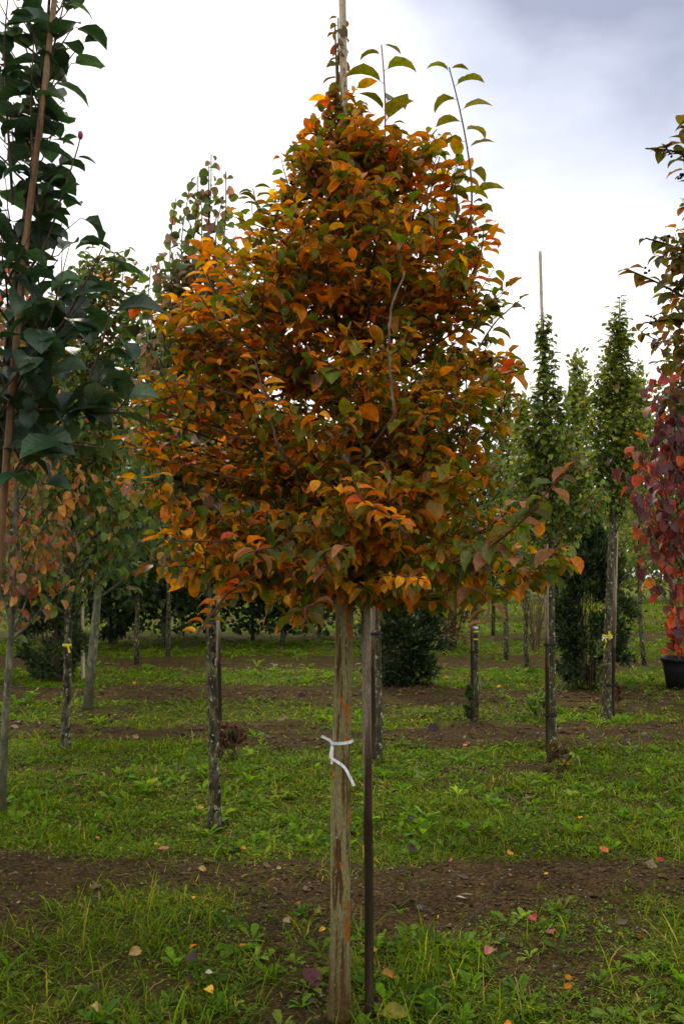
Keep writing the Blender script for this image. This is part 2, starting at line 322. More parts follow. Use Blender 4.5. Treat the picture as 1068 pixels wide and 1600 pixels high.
def ground():
    a = 0.028 * np.exp(np.linspace(0, 6.6, 330)); ys = 2.2 + np.concatenate([[0], np.cumsum(a * .62)])
    ys = np.interp(np.linspace(0, 1, 560), np.linspace(0, 1, len(ys)), ys)
    ys = np.concatenate([-np.array([120, 60, 30, 15, 8, 4, 2, 1., .4]), [0.3, .9, 1.4, 1.8], ys])
    t = np.linspace(-1, 1, 341); xs = np.sinh(t * 6.6) / np.sinh(6.6) * 420
    X, Y = np.meshgrid(xs, ys); Z = gh(X, Y)
    V = np.stack([X, Y, Z], -1).reshape(-1, 3); nx, ny = len(xs), len(ys)
    i = np.arange(ny - 1)[:, None] * nx; j = np.arange(nx - 1)[None]
    q = np.stack([i + j, i + j + 1, i + nx + j + 1, i + nx + j], -1).reshape(-1, 4)
    c = cover(X, Y).reshape(-1)
    m, nt, o = newmat('soil'); L = nt.links.new
    tcn = N(nt, 'ShaderNodeTexCoord'); at_ = N(nt, 'ShaderNodeAttribute', attribute_name='cover')
    def noise(s, d=6, rg=.6):
        n = N(nt, 'ShaderNodeTexNoise'); n.inputs['Scale'].default_value = s; n.inputs['Detail'].default_value = d; n.inputs['Roughness'].default_value = rg
        L(tcn.outputs['Object'], n.inputs['Vector']); return n
    n1 = noise(5); n2 = noise(48, 7, .75); n3 = noise(.9, 3)
    r1 = N(nt, 'ShaderNodeValToRGB'); L(n2.outputs['Fac'], r1.inputs['Fac']); e = r1.color_ramp.elements
    e[0].position, e[0].color = .36, (.016, .0085, .0025, 1); e[1].position, e[1].color = .68, (.22, .145, .055, 1); x = e.new(.52); x.color = (.078, .047, .016, 1)
    r2 = N(nt, 'ShaderNodeMapRange'); r2.inputs['From Min'].default_value = .3; r2.inputs['From Max'].default_value = .7; r2.inputs['To Min'].default_value = .6; r2.inputs['To Max'].default_value = 1.25
    L(n1.outputs['Fac'], r2.inputs['Value'])
    hs = N(nt, 'ShaderNodeHueSaturation'); L(r1.outputs['Color'], hs.inputs['Color']); L(r2.outputs[0], hs.inputs['Value'])
    gr = N(nt, 'ShaderNodeValToRGB'); L(n1.outputs['Fac'], gr.inputs['Fac']); e = gr.color_ramp.elements
    e[0].position, e[0].color = .35, (.040, .045, .005, 1); e[1].position, e[1].color = .65, (.15, .19, .012, 1)  # grass green, brightened so the far ground reads as sunlit
    mx = N(nt, 'ShaderNodeMix', data_type='RGBA')
    # far off the sward closes, so the strip itself is grass coloured
    sx = N(nt, 'ShaderNodeSeparateXYZ'); L(tcn.outputs['Object'], sx.inputs[0])
    fr = N(nt, 'ShaderNodeMapRange'); fr.inputs['From Min'].default_value = 7; fr.inputs['From Max'].default_value = 22; fr.inputs['To Min'].default_value = .35; fr.inputs['To Max'].default_value = 1.0
    L(sx.outputs['Y'], fr.inputs['Value'])
    ml = N(nt, 'ShaderNodeMath', operation='MULTIPLY'); L(at_.outputs['Fac'], ml.inputs[0]); L(fr.outputs[0], ml.inputs[1])
    L(ml.outputs[0], mx.inputs['Factor']); L(hs.outputs['Color'], mx.inputs['A']); L(gr.outputs['Color'], mx.inputs['B'])
    vo = N(nt, 'ShaderNodeTexVoronoi'); vo.inputs['Scale'].default_value = 70; L(tcn.outputs['Object'], vo.inputs['Vector'])
    ba = N(nt, 'ShaderNodeMath', operation='MULTIPLY_ADD'); ba.inputs[1].default_value = -.5; L(vo.outputs['Distance'], ba.inputs[0]); L(n2.outputs['Fac'], ba.inputs[2])
    bp = N(nt, 'ShaderNodeBump'); bp.inputs['Strength'].default_value = 1.0; bp.inputs['Distance'].default_value = .03; L(ba.outputs[0], bp.inputs['Height'])
    p = N(nt, 'ShaderNodeBsdfPrincipled'); p.inputs['Roughness'].default_value = .95; p.inputs['Specular IOR Level'].default_value = .08
    L(mx.outputs['Result'], p.inputs['Base Color']); L(bp.outputs[0], p.inputs['Normal']); L(p.outputs[0], o.inputs['Surface'])
    tag(mesh_obj('ground', V, q, m, attrs={'cover': ('FLOAT', c)}), kind='structure')
ground()

# ------------------------------------------------------------------ grass, weeds, crumbs of soil
def pal(rng, n, cols, w, jit=.18):
    cols = np.array(cols, float); w = np.array(w, float); c = cols[rng.choice(len(cols), n, p=w / w.sum())]
    return c * np.exp(rng.normal(0, jit, (n, 1))) * (1 + rng.normal(0, .06, (n, 3)))
G_GRASS = [(.052, .095, .003), (.098, .162, .004), (.150, .225, .006), (.20, .21, .012), (.33, .25, .07)]
def grass():
    rng = np.random.default_rng(5); bl = Leaves()
    for (y0, y1, hw, dens, h0, h1, w) in ((2.3, 4.9, 2.9, 1900, .05, .15, .0023), (2.3, 4.9, 2.9, -4200, .025, .075, .0020), (4.9, 7.2, 3.8, 1800, .035, .11, .0026), (4.9, 7.2, 3.8, -4200, .03, .07, .0026),
                                          (7.2, 10.8, 5.6, 1100, .04, .11, .0034), (7.2, 10.8, 5.6, -2200, .03, .07, .0038),
                                          (10.8, 17, 9, -750, .05, .11, .006), (17, 30, 15, -190, .06, .12, .012), (30, 62, 34, 22, .09, .18, .032)):
        mat_ = dens < 0; dens = abs(dens)
        n = int((y1 - y0) * 2 * hw * dens / 6); x = rng.uniform(-hw, hw, n); y = rng.uniform(y0, y1, n)
        keep = rng.random(n) < (cover(x, y) ** 1.5) * (.15 + 1.5 * fbm(x * 3.1, y * 3.1, 61, 3)); x, y = x[keep], y[keep]; n = len(x)
        k = 6; js = (.05 if mat_ else .016) + w * 2; x = np.repeat(x, k) + rng.normal(0, js, n * k); y = np.repeat(y, k) + rng.normal(0, js, n * k)
        dirr = np.repeat(rng.random(n) * 6.28, k) + rng.normal(0, 3.0 if mat_ else 1.1, n * k); n = n * k
        z = gh(x, y) - .004 + (rng.random(n) ** 2 * .035 if mat_ else 0); tilt = np.abs(rng.normal(.75, .55, n)).clip(0, 1.5) if not mat_ else rng.uniform(.6, 1.45, n)
        ax = np.stack([np.cos(dirr) * np.sin(tilt), np.sin(dirr) * np.sin(tilt), np.cos(tilt)], -1)
        no = np.stack([-np.cos(dirr), -np.sin(dirr), np.full(n, .05)], -1)
        c = pal(rng, n, G_GRASS, [3, 5, 3.4, 1.4, 1.1], .25)
        patch = (.75 + .5 * fbm(x * .9, y * .9, 71, 2))[:, None]; c = c * patch
        bl.add(np.stack([x, y, z], -1), ax, no, rng.uniform(h0, h1, n) * (.45 + 1.1 * fbm(x * 2, y * 2, 81, 2)) * np.exp(rng.normal(0, .25, n)), w * rng.uniform(.7, 1.6, n), rng.uniform(.1, 1.9, n), .2, c * .8, c * 1.15)
    o = bl.build('grass', M_grass, 'tongue', rng=rng, twist=.8); tag(o, kind='stuff')
PROF['tongue'] = ([0, .35, .72, 1.0], [.8, 1.0, .6, .05])
PROF['spoon'] = ([0, .25, .55, .82, 1.0], [.12, .22, .8, 1.0, .15])
grass()
def weeds():
    rng = np.random.default_rng(8); bl = Leaves(); sm = Leaves()
    for (y0, y1, hw, dens, ln0, ln1) in ((2.5, 4.9, 2.4, 170, .03, .10), (5.8, 9.8, 5.2, 55, .04, .12), (10.8, 17, 9, 22, .06, .14), (17, 30, 14, 6, .1, .2)):
        n = int((y1 - y0) * 2 * hw * dens); x = rng.uniform(-hw, hw, n); y = rng.uniform(y0, y1, n)
        kp = rng.random(n) < cover(x, y) * np.clip((fbm(x * .8 + 4, y * .8, 91, 3) - .36) * 5, .08, 1); x, y = x[kp], y[kp]
        for xx, yy in zip(x, y):
            k = rng.integers(5, 11); a = rng.random() * 6.28 + np.arange(k) * 2.4 + rng.normal(0, .3, k)
            tilt = rng.uniform(.35, 1.35, k); P = np.tile([xx, yy, float(gh(xx, yy))], (k, 1)); s = rng.uniform(ln0, ln1)
            ax = np.stack([np.cos(a) * np.sin(tilt), np.sin(a) * np.sin(tilt), np.cos(tilt)], -1)
            no = np.stack([-np.cos(a) * np.cos(tilt), -np.sin(a) * np.cos(tilt), np.sin(tilt)], -1)
            c = pal(rng, 1, [(.090, .180, .008), (.130, .225, .012), (.18, .26, .035), (.055, .118, .008)], [3, 3, 1.2, 2], .15)
            L = s * rng.uniform(.6, 1.15, k)
            bl.add(P, ax, no, L, L * rng.uniform(.13, .24), rng.uniform(.3, 1.2, k), .3, c * rng.uniform(.8, 1.2, (k, 1)), c * rng.uniform(.85, 1.2, (k, 1)))
    for (y0, y1, hw, dens, ln) in ((2.5, 4.9, 2.6, 3000, .013), (5.8, 9.8, 5.2, 1300, .019), (10.8, 17, 9, 260, .034)):
        n = int((y1 - y0) * 2 * hw * dens); x = rng.uniform(-hw, hw, n); y = rng.uniform(y0, y1, n)
        kp = rng.random(n) < cover(x, y) * np.clip((fbm(x * 2.2, y * 2.2, 101, 3) - .42) * 7, .0, 1); x, y = x[kp], y[kp]; n = len(x)
        z = gh(x, y) + rng.uniform(0, .045, n); a = rng.random(n) * 6.28
        ax = np.stack([np.cos(a), np.sin(a), rng.normal(.25, .35, n)], -1); no = np.stack([rng.normal(0, .3, n), rng.normal(0, .3, n), np.ones(n)], -1)
        c = pal(rng, n, [(.078, .158, .006), (.110, .20, .010), (.16, .24, .018)], [3, 3, 1], .2)
        s = ln * rng.uniform(.6, 1.6, n); sm.add(np.stack([x, y, z], -1), ax, no, s, s * .38, rng.uniform(0, .8, n), .25, c, c * 1.1)
    tag(bl.build('broadleaf_weeds', M_weed, 'spoon', rng=rng, twist=.5, cols=5), kind='stuff')
    tag(sm.build('chickweed_cover', M_weed, 'chip', rng=rng), kind='stuff')
    # crumbs, straw and leaf shreds on the bare soil
    cr = Leaves()
    for (y0, y1, hw, dens, ln) in ((2.4, 7.0, 3.4, 1100, .009), (2.4, 7.0, 3.4, 9, .034), (7, 18, 9, 130, .022)):
        n = int((y1 - y0) * 2 * hw * dens); x = rng.uniform(-hw, hw, n); y = rng.uniform(y0, y1, n); z = gh(x, y) + rng.uniform(.001, .006, n); a = rng.random(n) * 6.28
        ax = np.stack([np.cos(a), np.sin(a), rng.normal(.05, .2, n)], -1); no = np.stack([rng.normal(0, .5, n), rng.normal(0, .5, n), np.ones(n)], -1)
        c = pal(rng, n, [(.05, .03, .018), (.14, .09, .045), (.28, .2, .11), (.10, .045, .02), (.02, .013, .009)], [4, 3, 1.0, 1.4, 3], .3)
        s = ln * np.exp(rng.normal(0, .6, n)); cr.add(np.stack([x, y, z], -1), ax, no, s, s * rng.uniform(.08, .5, n), rng.uniform(-.5, .8, n), .2, c, c)
    tag(cr.build('soil_litter', M_litter, 'chip', rng=rng), kind='stuff')
weeds()
def clods():
    rng = np.random.default_rng(31); Vs, Fs, o = [], [], 0
    ico = np.array([(0, 0, 1), (.894, 0, .447), (.276, .851, .447), (-.724, .526, .447), (-.724, -.526, .447), (.276, -.851, .447), (.724, .526, -.447), (-.276, .851, -.447), (-.894, 0, -.447), (-.276, -.851, -.447), (.724, -.526, -.447), (0, 0, -1)])
    fc = np.array([(0, 1, 2), (0, 2, 3), (0, 3, 4), (0, 4, 5), (0, 5, 1), (1, 6, 2), (2, 7, 3), (3, 8, 4), (4, 9, 5), (5, 10, 1), (6, 7, 2), (7, 8, 3), (8, 9, 4), (9, 10, 5), (10, 6, 1), (11, 7, 6), (11, 8, 7), (11, 9, 8), (11, 10, 9), (11, 6, 10)])
    for y0, y1, hw, dens, sz in ((2.4, 7, 3.4, 700, .0055), (7, 16, 8, 110, .013)):
        n = int((y1 - y0) * 2 * hw * dens); x = rng.uniform(-hw, hw, n); y = rng.uniform(y0, y1, n); kp = rng.random(n) < (1.1 - cover(x, y)) * np.clip(fbm(x * 2, y * 2, 51, 3) * 3 - .9, 0, 1); x, y = x[kp], y[kp]; n = len(x)
        r = np.minimum(sz * np.exp(rng.normal(0, .55, n)), sz * 3.2); V = ico[None] * rng.uniform(.6, 1.35, (n, 12, 1)) * r[:, None, None] * np.array([1.2, 1, .65]); V += np.stack([x, y, gh(x, y) + r * .15], -1)[:, None]
        Vs.append(V.reshape(-1, 3)); Fs.append((fc[None] + (np.arange(n) * 12)[:, None, None] + o).reshape(-1, 3)); o += n * 12
    m = plain_mat('clod_earth', (.022, .013, .006), (.12, .08, .038), 30, .95, .5)
    tag(mesh_obj('soil_clods', np.concatenate(Vs), np.concatenate(Fs), m, smooth=False), kind='stuff')
clods()

# ------------------------------------------------------------------ tree growing
class Crown:
    """rows of (py, left px, right px) read at depth Y give the crown's outline in metres"""
    def __init__(s, axis, rows, Y, depth=1.0):
        s.A = np.array([at(px, py, Y) for px, py in axis]); s.A = s.A[np.argsort(s.A[:, 2])]
        rows = sorted(rows, key=lambda r: -r[0])
        s.Z = np.array([at(0, r[0], Y)[2] for r in rows]); s.XL = np.array([at(r[1], r[0], Y)[0] for r in rows]); s.XR = np.array([at(r[2], r[0], Y)[0] for r in rows])
        s.depth = depth; s.Y = Y
    def ax(s, z): return np.array([np.interp(z, s.A[:, 2], s.A[:, 0]), np.interp(z, s.A[:, 2], s.A[:, 1]), z])
    def r(s, z, az):
        if z > s.Z[-1] or z < s.Z[0] - .05: return .02
        x = s.ax(z)[0]; xl = max(.03, x - np.interp(z, s.Z, s.XL)); xr = max(.03, np.interp(z, s.Z, s.XR) - x)
        c, q = math.cos(az), math.sin(az); rx = xr if c > 0 else xl; ry = (xl + xr) / 2 * s.depth
        return 1 / math.sqrt((c / rx) ** 2 + (q / ry) ** 2)
def grow(rng, C, nprim, zlo, zhi, rise, sec_sp, sec_len, leaf_sp, up=.5, r0=.012, sag=0, terts=False, fpow=.85, LJ=(.78, 1.03)):
    prims, P, T, K = [], [], [], []
    rise_ = rise
    for i in range(nprim):
        if isinstance(rise_, tuple): rise = rise_[0] + (rise_[1] - rise_[0]) * min(1, i / nprim * 1.3)
        zs = zlo + (zhi - zlo) * ((i + rng.random()) / nprim) ** fpow; az = i * 2.39996 + rng.normal(0, .35)
        zt = zs
        for _ in range(4):
            Lh = C.r(min(max(zt, C.Z[0]), C.Z[-1]), az) * .93; zt = min(zs + rise * Lh, C.Z[-1])
        Lh *= rng.uniform(*LJ)
        p0 = C.ax(zs); p3 = C.ax(zs) + np.array([math.cos(az) * Lh, math.sin(az) * Lh, zt - zs])
        pm = p0 + np.array([math.cos(az) * Lh * .5, math.sin(az) * Lh * .5, (zt - zs) * .5 + sag * Lh])
        t = np.linspace(0, 1, 9)[:, None]; pts = (1 - t) ** 2 * p0 + 2 * t * (1 - t) * (2 * pm - (p0 + p3) / 2) + t * t * p3
        pts[1:] += np.cumsum(rng.normal(0, .012 * max(.3, Lh), (8, 3)), 0)
        ln = np.linalg.norm(np.diff(pts, axis=0), axis=1).sum(); ra = r0 * (.35 + .65 * min(1, Lh / .7))
        segs = [(pts, np.linspace(ra, .0018, 9))]
        tips = [(pts[-1], nrm(pts[-1] - pts[-2]))]
        ns = max(2, int(ln / sec_sp)); stack = []
        for q in range(ns):
            tt = .12 + .88 * (q + rng.random() * .8) / ns; f = tt * 8; a = min(int(f), 7); fr = f - a
            b = pts[a] * (1 - fr) + pts[a + 1] * fr; tg = nrm(pts[a + 1] - pts[a]); stack.append((b, tg, sec_len * rng.uniform(.5, 1.25), q, 1))
        while stack:
            b, tg, sl, q, lev = stack.pop()
            lat = nrm(np.cross(tg, [0, 0, 1])) * (1 if q % 2 else -1)
            d = nrm(.55 * tg + lat * rng.uniform(.3, .95) + np.array([0, 0, 1]) * up * rng.uniform(-.4, 1.1) + rng.normal(0, .2, 3))
            tip = b + d * sl; ax_ = C.ax(tip[2]); rad = math.hypot(tip[0] - ax_[0], tip[1] - ax_[1]); er = C.r(tip[2], math.atan2(tip[1] - ax_[1], tip[0] - ax_[0]))
            if rad > er * 1.04: sl *= max(.25, er / rad * .8)
            if sl < .03: continue
            t = np.linspace(0, 1, 5)[:, None]; sp = b + d * sl * t + np.array([0, 0, 1]) * up * .25 * sl * t ** 2 + np.r_[np.zeros((1, 3)), np.cumsum(rng.normal(0, .018 * sl, (4, 3)), 0)]
            segs.append((sp, np.linspace(.0032 if lev == 1 else .0022, .0012, 5)))
            nl = max(2, int(sl / leaf_sp))
            for k in range(nl + 1):
                f = (.15 + .85 * k / nl) * 4; a = min(int(f), 3); fr = f - a
                P.append(sp[a] * (1 - fr) + sp[a + 1] * fr); T.append(nrm(sp[a + 1] - sp[a])); K.append(k)
            if terts and lev == 1 and rng.random() < .8:
                for h in range(2): stack.append((sp[1 + h], nrm(sp[3] - sp[1]), sl * rng.uniform(.4, .7), h, 2))
        for k in range(int(ln * .5 / leaf_sp)):
            f = (.5 + .5 * k / max(1, int(ln * .5 / leaf_sp))) * 8; a = min(int(f), 7); fr = f - a
            P.append(pts[a] * (1 - fr) + pts[a + 1] * fr); T.append(nrm(pts[a + 1] - pts[a])); K.append(k)
        prims.append(segs)
    return prims, np.array(P), np.array(T), np.array(K)
def orient(rng, P, T, K, pitch, pj=.35):
    """leaves stand out left and right of their twig; pitch lifts (+) or hangs (-) them"""
    n = len(P); lat = nrm(np.cross(T, np.array([[0, 0, 1.]]) + rng.normal(0, .25, (n, 3)))) * np.where(K % 2, 1, -1)[:, None]
    d = nrm(lat + .45 * T * [1, 1, .4] + rng.normal(0, .35, (n, 3)) * [1, 1, .5]); d[:, 2] *= .4
    d = nrm(d); pt = np.broadcast_to(pitch, (n,)) + rng.normal(0, pj, n)
    ax = np.stack([d[:, 0] * np.cos(pt), d[:, 1] * np.cos(pt), np.sin(pt)], -1)
    no = nrm(np.stack([-d[:, 0] * np.sin(pt), -d[:, 1] * np.sin(pt), np.cos(pt)], -1) + rng.normal(0, .22, (n, 3)) + rng.normal(0, 1, (n, 3)) * np.clip(-pt - .2, 0, 1)[:, None] * .7)
    return ax, no
def shoot(pts, Y, n0, size, rng, P, T, K, Ls, dy=None):
    if Y and isinstance(Y, tuple) and Y[1] < 3.45 and size < .09: size *= .82
    """a long leafy shoot along photo points at depth Y; returns its polyline"""
    Yd = np.linspace(Y[0], Y[1], len(pts)) if isinstance(Y, tuple) else [Y] * len(pts)
    W_ = np.array([at(px, py, yy) for (px, py), yy in zip(pts, Yd)])
    s = np.r_[0, np.cumsum(np.linalg.norm(np.diff(W_, axis=0), axis=1))]; m = 14
    q = np.stack([np.interp(np.linspace(0, s[-1], m), s, W_[:, i]) for i in range(3)], -1)
    for _ in range(2): q[1:-1] = (q[:-2] + 2 * q[1:-1] + q[2:]) / 4
    q[:, 0] += .011 * np.sin(np.linspace(0, 5.5, m) + pts[0][0]) * np.linspace(0, 1, m) ; q[:, 0] += np.linspace(0, 1, m) ** 3 * .02 * rng.choice([-1, 1])
    n0 = int(n0 * 1.7)
    for k in range(n0):
        f = min(1, (.06 + .94 * k / (n0 - 1)) + rng.normal(0, .012)) * (m - 1); a = min(int(f), m - 2); fr = f - a
        P.append(q[a] * (1 - fr) + q[a + 1] * fr); T.append(nrm(q[a + 1] - q[a])); K.append(k); Ls.append(size * 1.25 * rng.uniform(.8, 1.12) * (.72 if k > n0 - 3 else 1))
    return q
def shoot_orient(rng, P, T, K, pitch=.45):
    n = len(P); s = np.where(K % 2, 1, -1)
    if pitch < -.3:
        a = K * 2.4 + rng.normal(0, .4, n); d = np.stack([np.cos(a), np.sin(a), 0 * a], -1); pt = pitch + rng.normal(0, .3, n)
        b = a + rng.normal(0, 1.0, n); h = np.stack([np.cos(b), np.sin(b), 0 * b], -1)
        ax = np.stack([d[:, 0] * np.cos(pt), d[:, 1] * np.cos(pt), np.sin(pt)], -1); return ax, h + np.array([0, 0, .5])
    lat = np.cross(T, [0, 1., 0]) * s[:, None]; d = nrm(lat + rng.normal(0, .28, (n, 3)) * [1, 1.3, .4])
    d[:, 2] = 0; d = nrm(d); pt = pitch + rng.normal(0, .2, n)
    ax = np.stack([d[:, 0] * np.cos(pt), d[:, 1] * np.cos(pt), np.sin(pt)], -1)
    no = np.stack([-d[:, 0] * np.sin(pt), -d[:, 1] * np.sin(pt), np.cos(pt)], -1) + rng.normal(0, .25, (n, 3)) + [0, -.45, 0]
    return ax, no
def trunk_tube(pts, radii, Y, step=.03, k=18, lump=.06, rng=None, foot=True):
    W_ = np.array([at(px, py, Y) for px, py in pts]); s = np.r_[0, np.cumsum(np.linalg.norm(np.diff(W_, axis=0), axis=1))]
    m = max(6, int(s[-1] / step)); u = np.linspace(0, s[-1], m)
    q = np.stack([np.interp(u, s, W_[:, i]) for i in range(3)], -1); r = np.interp(u, np.linspace(0, s[-1], len(radii)) if len(radii) != len(s) else s, radii)
    for _ in range(3): q[1:-1] = (q[:-2] + 2 * q[1:-1] + q[2:]) / 4
    if foot: r = r * (1 + .35 * np.exp(-u / .05))
    return q, r
def blob(c, r, n=8, m=6):
    th = np.arange(n) * 2 * math.pi / n; ph = np.linspace(0, math.pi, m)
    V = np.stack([np.outer(np.sin(ph), np.cos(th)), np.outer(np.sin(ph), np.sin(th)), np.outer(np.cos(ph), np.ones(n))], -1).reshape(-1, 3) * r + c
    i = np.arange(m - 1)[:, None] * n; j = np.arange(n)[None]; j2 = (j + 1) % n
    return V, np.stack([i + j, i + n + j, i + n + j2, i + j2], -1).reshape(-1, 4)

# ------------------------------------------------------------------ the orange tree
D1 = 3.69
def hsv(h, s, v): return colorsys.hsv_to_rgb(h, s, v)
ORANGE, YEL, RED, OLIVE, BRN, GRN, PINK_SHEEN = (.54, .165, .006), (.60, .31, .008), (.52, .085, .014), (.165, .155, .008), (.22, .095, .010), (.080, .130, .010), (.36, .20, .11)  # the last tone paints the pale sky sheen on upper leaf faces
def main_cols(rng, P, x0, zr):
    n = len(P); left = np.clip((x0 - P[:, 0]) / .6 * .5 + .5, 0, 1); top = np.clip((P[:, 2] - 2.65) / .45, 0, 1) * np.clip(1.2 - np.abs(P[:, 0] - x0 + .1) / .45, .1, 1)
    low = np.clip((1.9 - P[:, 2]) / .3, 0, 1); rgt = np.clip((P[:, 0] - x0 - .3) / .4, 0, 1)
    cl = fbm(P[:, 0] * 5 + P[:, 1] * 3, P[:, 2] * 5 + P[:, 1] * 2, 41, 2)     # clumps turn together
    w = np.stack([.18 + .9 * left + 1.3 * (cl > .58), .30 + .6 * left + .5 * low, .08 + .3 * top, 2.7 + 1.6 * rgt + .9 * low - .6 * left, 1.1 + 2.2 * top, 1.3 + 2.4 * rgt * (.5 + low) + 1.3 * low, .30 + .25 * top], 1)
    w /= w.sum(1, keepdims=True); u = rng.random(n); idx = (u[:, None] > np.cumsum(w, 1)).sum(1).clip(0, 6)
    cols = np.array([ORANGE, YEL, RED, OLIVE, BRN, GRN, PINK_SHEEN])
    c1 = cols[idx] * np.exp(rng.normal(0, .22, (n, 1)))
    i2 = np.where(rng.random(n) < .6, idx, np.array([1, 0, 4, 0, 0, 3, 0])[idx]); c2 = cols[i2] * np.array([1.1, .95, 1.]) * np.exp(rng.normal(0, .2, (n, 1)))
    return c1, c2
def orange_tree():
    rng = np.random.default_rng(101); base = gat(530, 1577); base[1] = D1; base[2] = float(gh(base[0], D1)) - .02
    t = empty('autumn_tree', base, 'tree with orange and olive leaves and peeling bark, white ribbon round its trunk', 'tree', 'young trees standing in the nursery rows')
    q, r = trunk_tube([(530, 1590), (531, 1450), (532, 1300), (533, 1200), (536, 1050), (538, 960), (539, 800), (541, 620), (540, 450), (534, 300), (527, 150), (523, 40)],
                      [.0385, .0365, .035, .034, .033, .0315, .026, .020, .014, .009, .005, .003], D1, .02, 28, rng=rng)
    tb = Tubes(); tb.add(q, r, 28, lump=.09, rng=rng); tb.build('trunk', B_main, t, base)
    rows = [(985, 440, 700), (960, 300, 800), (925, 248, 865), (870, 236, 885), (800, 212, 868), (740, 200, 822), (680, 204, 815), (600, 218, 815), (540, 236, 812), (480, 254, 802),
            (430, 282, 780), (380, 325, 758), (330, 370, 748), (290, 420, 735), (250, 455, 700), (215, 480, 630), (190, 500, 590), (150, 512, 550)]
    C = Crown([(530, 1577), (538, 960), (541, 620), (540, 450), (534, 300), (527, 150)], rows, D1, depth=.92)
    prims, P, T, K = grow(rng, C, 112, 1.49, 3.42, (.12, .70), .050, .20, .025, up=.5, r0=.011, sag=-.02, terts=True, fpow=1.25, LJ=(.68, 1.10))
    Pl = list(P); Tl = list(T); Kl = list(K)
    rest = Tubes()                       # the smaller upper limbs, too many to part one by one
    for i, segs in enumerate(prims):
        tb = Tubes() if i < 42 else rest
        for pts, rr in segs: tb.add(pts, rr, 5, cap=False)
        if i < 42: tb.build('branch', B_twig, t, base)
    tag(rest.build('small_branches', B_twig, t, base), kind='stuff')
    ax, no = orient(rng, P, T, K, np.interp(P[:, 2], [1.5, 1.9, 2.4, 3.4], [-.55, -.10, .15, .30]), .38)
    c1, c2 = main_cols(rng, P, base[0], None)
    L = np.exp(rng.normal(math.log(.047), .30, len(P))).clip(.022, .085); bl = Leaves()
    bl.add(P, ax, no, L, L * rng.uniform(.29, .39, len(P)), rng.uniform(-.1, 1.9, len(P)), rng.uniform(.05, .9, len(P)), c1, c2)
    # the long shoots that stand out of the crown
    sP, sT, sK, sL = [], [], [], []; G = []
    SH = [([(605, 420), (598, 300), (608, 190), (605, 130), (600, 70)], (3.60, 3.52), 10, .102, 'g'),
          ([(690, 480), (728, 400), (738, 300), (728, 210), (722, 150), (714, 105)], (3.6, 3.5), 14, .084, 'g2'),
          ([(640, 520), (655, 400), (665, 330), (700, 245)], (3.55, 3.5), 11, .076, 'o'), ([(620, 460), (640, 360), (668, 270)], (3.55, 3.5), 9, .074, 'o'), ([(690, 420), (715, 330), (722, 280)], (3.6, 3.55), 8, .08, 'o'),
          ([(735, 520), (760, 470), (800, 480)], (3.6, 3.55), 7, .068, 'g'), ([(700, 500), (735, 440), (748, 400), (742, 350)], (3.5, 3.4), 9, .075, 'o'),
          ([(740, 600), (780, 585), (812, 578)], (3.6, 3.6), 6, .072, 'o'), ([(740, 560), (770, 500), (806, 470)], (3.7, 3.7), 7, .06, 'g'),
          ([(725, 900), (770, 850), (815, 820), (850, 765), (885, 720)], (3.3, 3.05), 13, .078, 'gg'), ([(700, 880), (760, 860), (830, 870), (872, 850)], (3.3, 3.15), 11, .08, 'gg'),
          ([(690, 930), (740, 915), (770, 945), (772, 975)], (3.3, 3.2), 7, .07, 'gg'),
          ([(400, 900), (350, 930), (320, 965), (300, 990)], (3.4, 3.3), 9, .062, 'o'), ([(440, 900), (390, 850), (330, 845), (290, 845)], (3.3, 3.1), 9, .066, 'o'),
          ([(420, 880), (390, 860), (450, 850), (440, 800)], (3.2, 3.0), 7, .075, 'gg'),
          ([(480, 330), (440, 340), (400, 330), (382, 295)], (3.6, 3.6), 8, .060, 'g'), ([(500, 300), (480, 250), (478, 220)], (3.6, 3.6), 7, .058, 'b'),
          ([(340, 470), (325, 430), (345, 400)], (3.6, 3.6), 7, .062, 'o'), ([(500, 940), (475, 950), (462, 975)], (3.3, 3.25), 5, .07, 'gg'),
          ([(532, 260), (528, 180), (522, 110), (521, 28)], (3.67, 3.65), 26, .044, 'b'), ([(548, 330), (552, 230), (545, 165)], (3.6, 3.6), 14, .05, 'b'), ([(500, 340), (508, 250), (505, 205)], (3.6, 3.6), 12, .05, 'b'), ([(585, 330), (590, 250), (582, 195)], (3.62, 3.6), 12, .055, 'g'), ([(640, 380), (650, 290), (640, 235)], (3.62, 3.6), 10, .055, 'o'), ([(575, 300), (570, 240), (560, 190)], (3.6, 3.6), 9, .06, 'g'),
          ([(610, 300), (615, 240), (622, 195)], (3.7, 3.7), 7, .06, 'g'), ([(260, 640), (240, 615), (222, 660)], (3.6, 3.5), 6, .062, 'o'),
          ([(640, 840), (600, 800), (565, 790), (545, 745)], (2.95, 2.85), 9, .058, 'o'), ([(600, 900), (640, 900), (668, 905)], (3.1, 3.0), 8, .05, 'y'),
          ([(430, 640), (410, 600), (400, 560)], (3.1, 3.1), 6, .06, 'o'), ([(520, 900), (500, 860), (540, 850)], (3.0, 2.9), 6, .07, 'gg')]
    for pts in ([(380, 600), (320, 560), (262, 520)], [(360, 670), (290, 630), (235, 590)], [(380, 540), (320, 500), (280, 450)], [(380, 740), (300, 720), (216, 700)], [(400, 480), (350, 440), (318, 400)],
                [(380, 630), (310, 610), (240, 640)], [(390, 570), (330, 530), (290, 480)], [(380, 700), (300, 670), (225, 650)]):
        for yy in (3.45, 3.72, 3.95):
            jt = rng.normal(0, 10, 2); SH.append(([(x + jt[0], y + jt[1]) for x, y in pts], (yy, yy), 8, .052, 'm'))
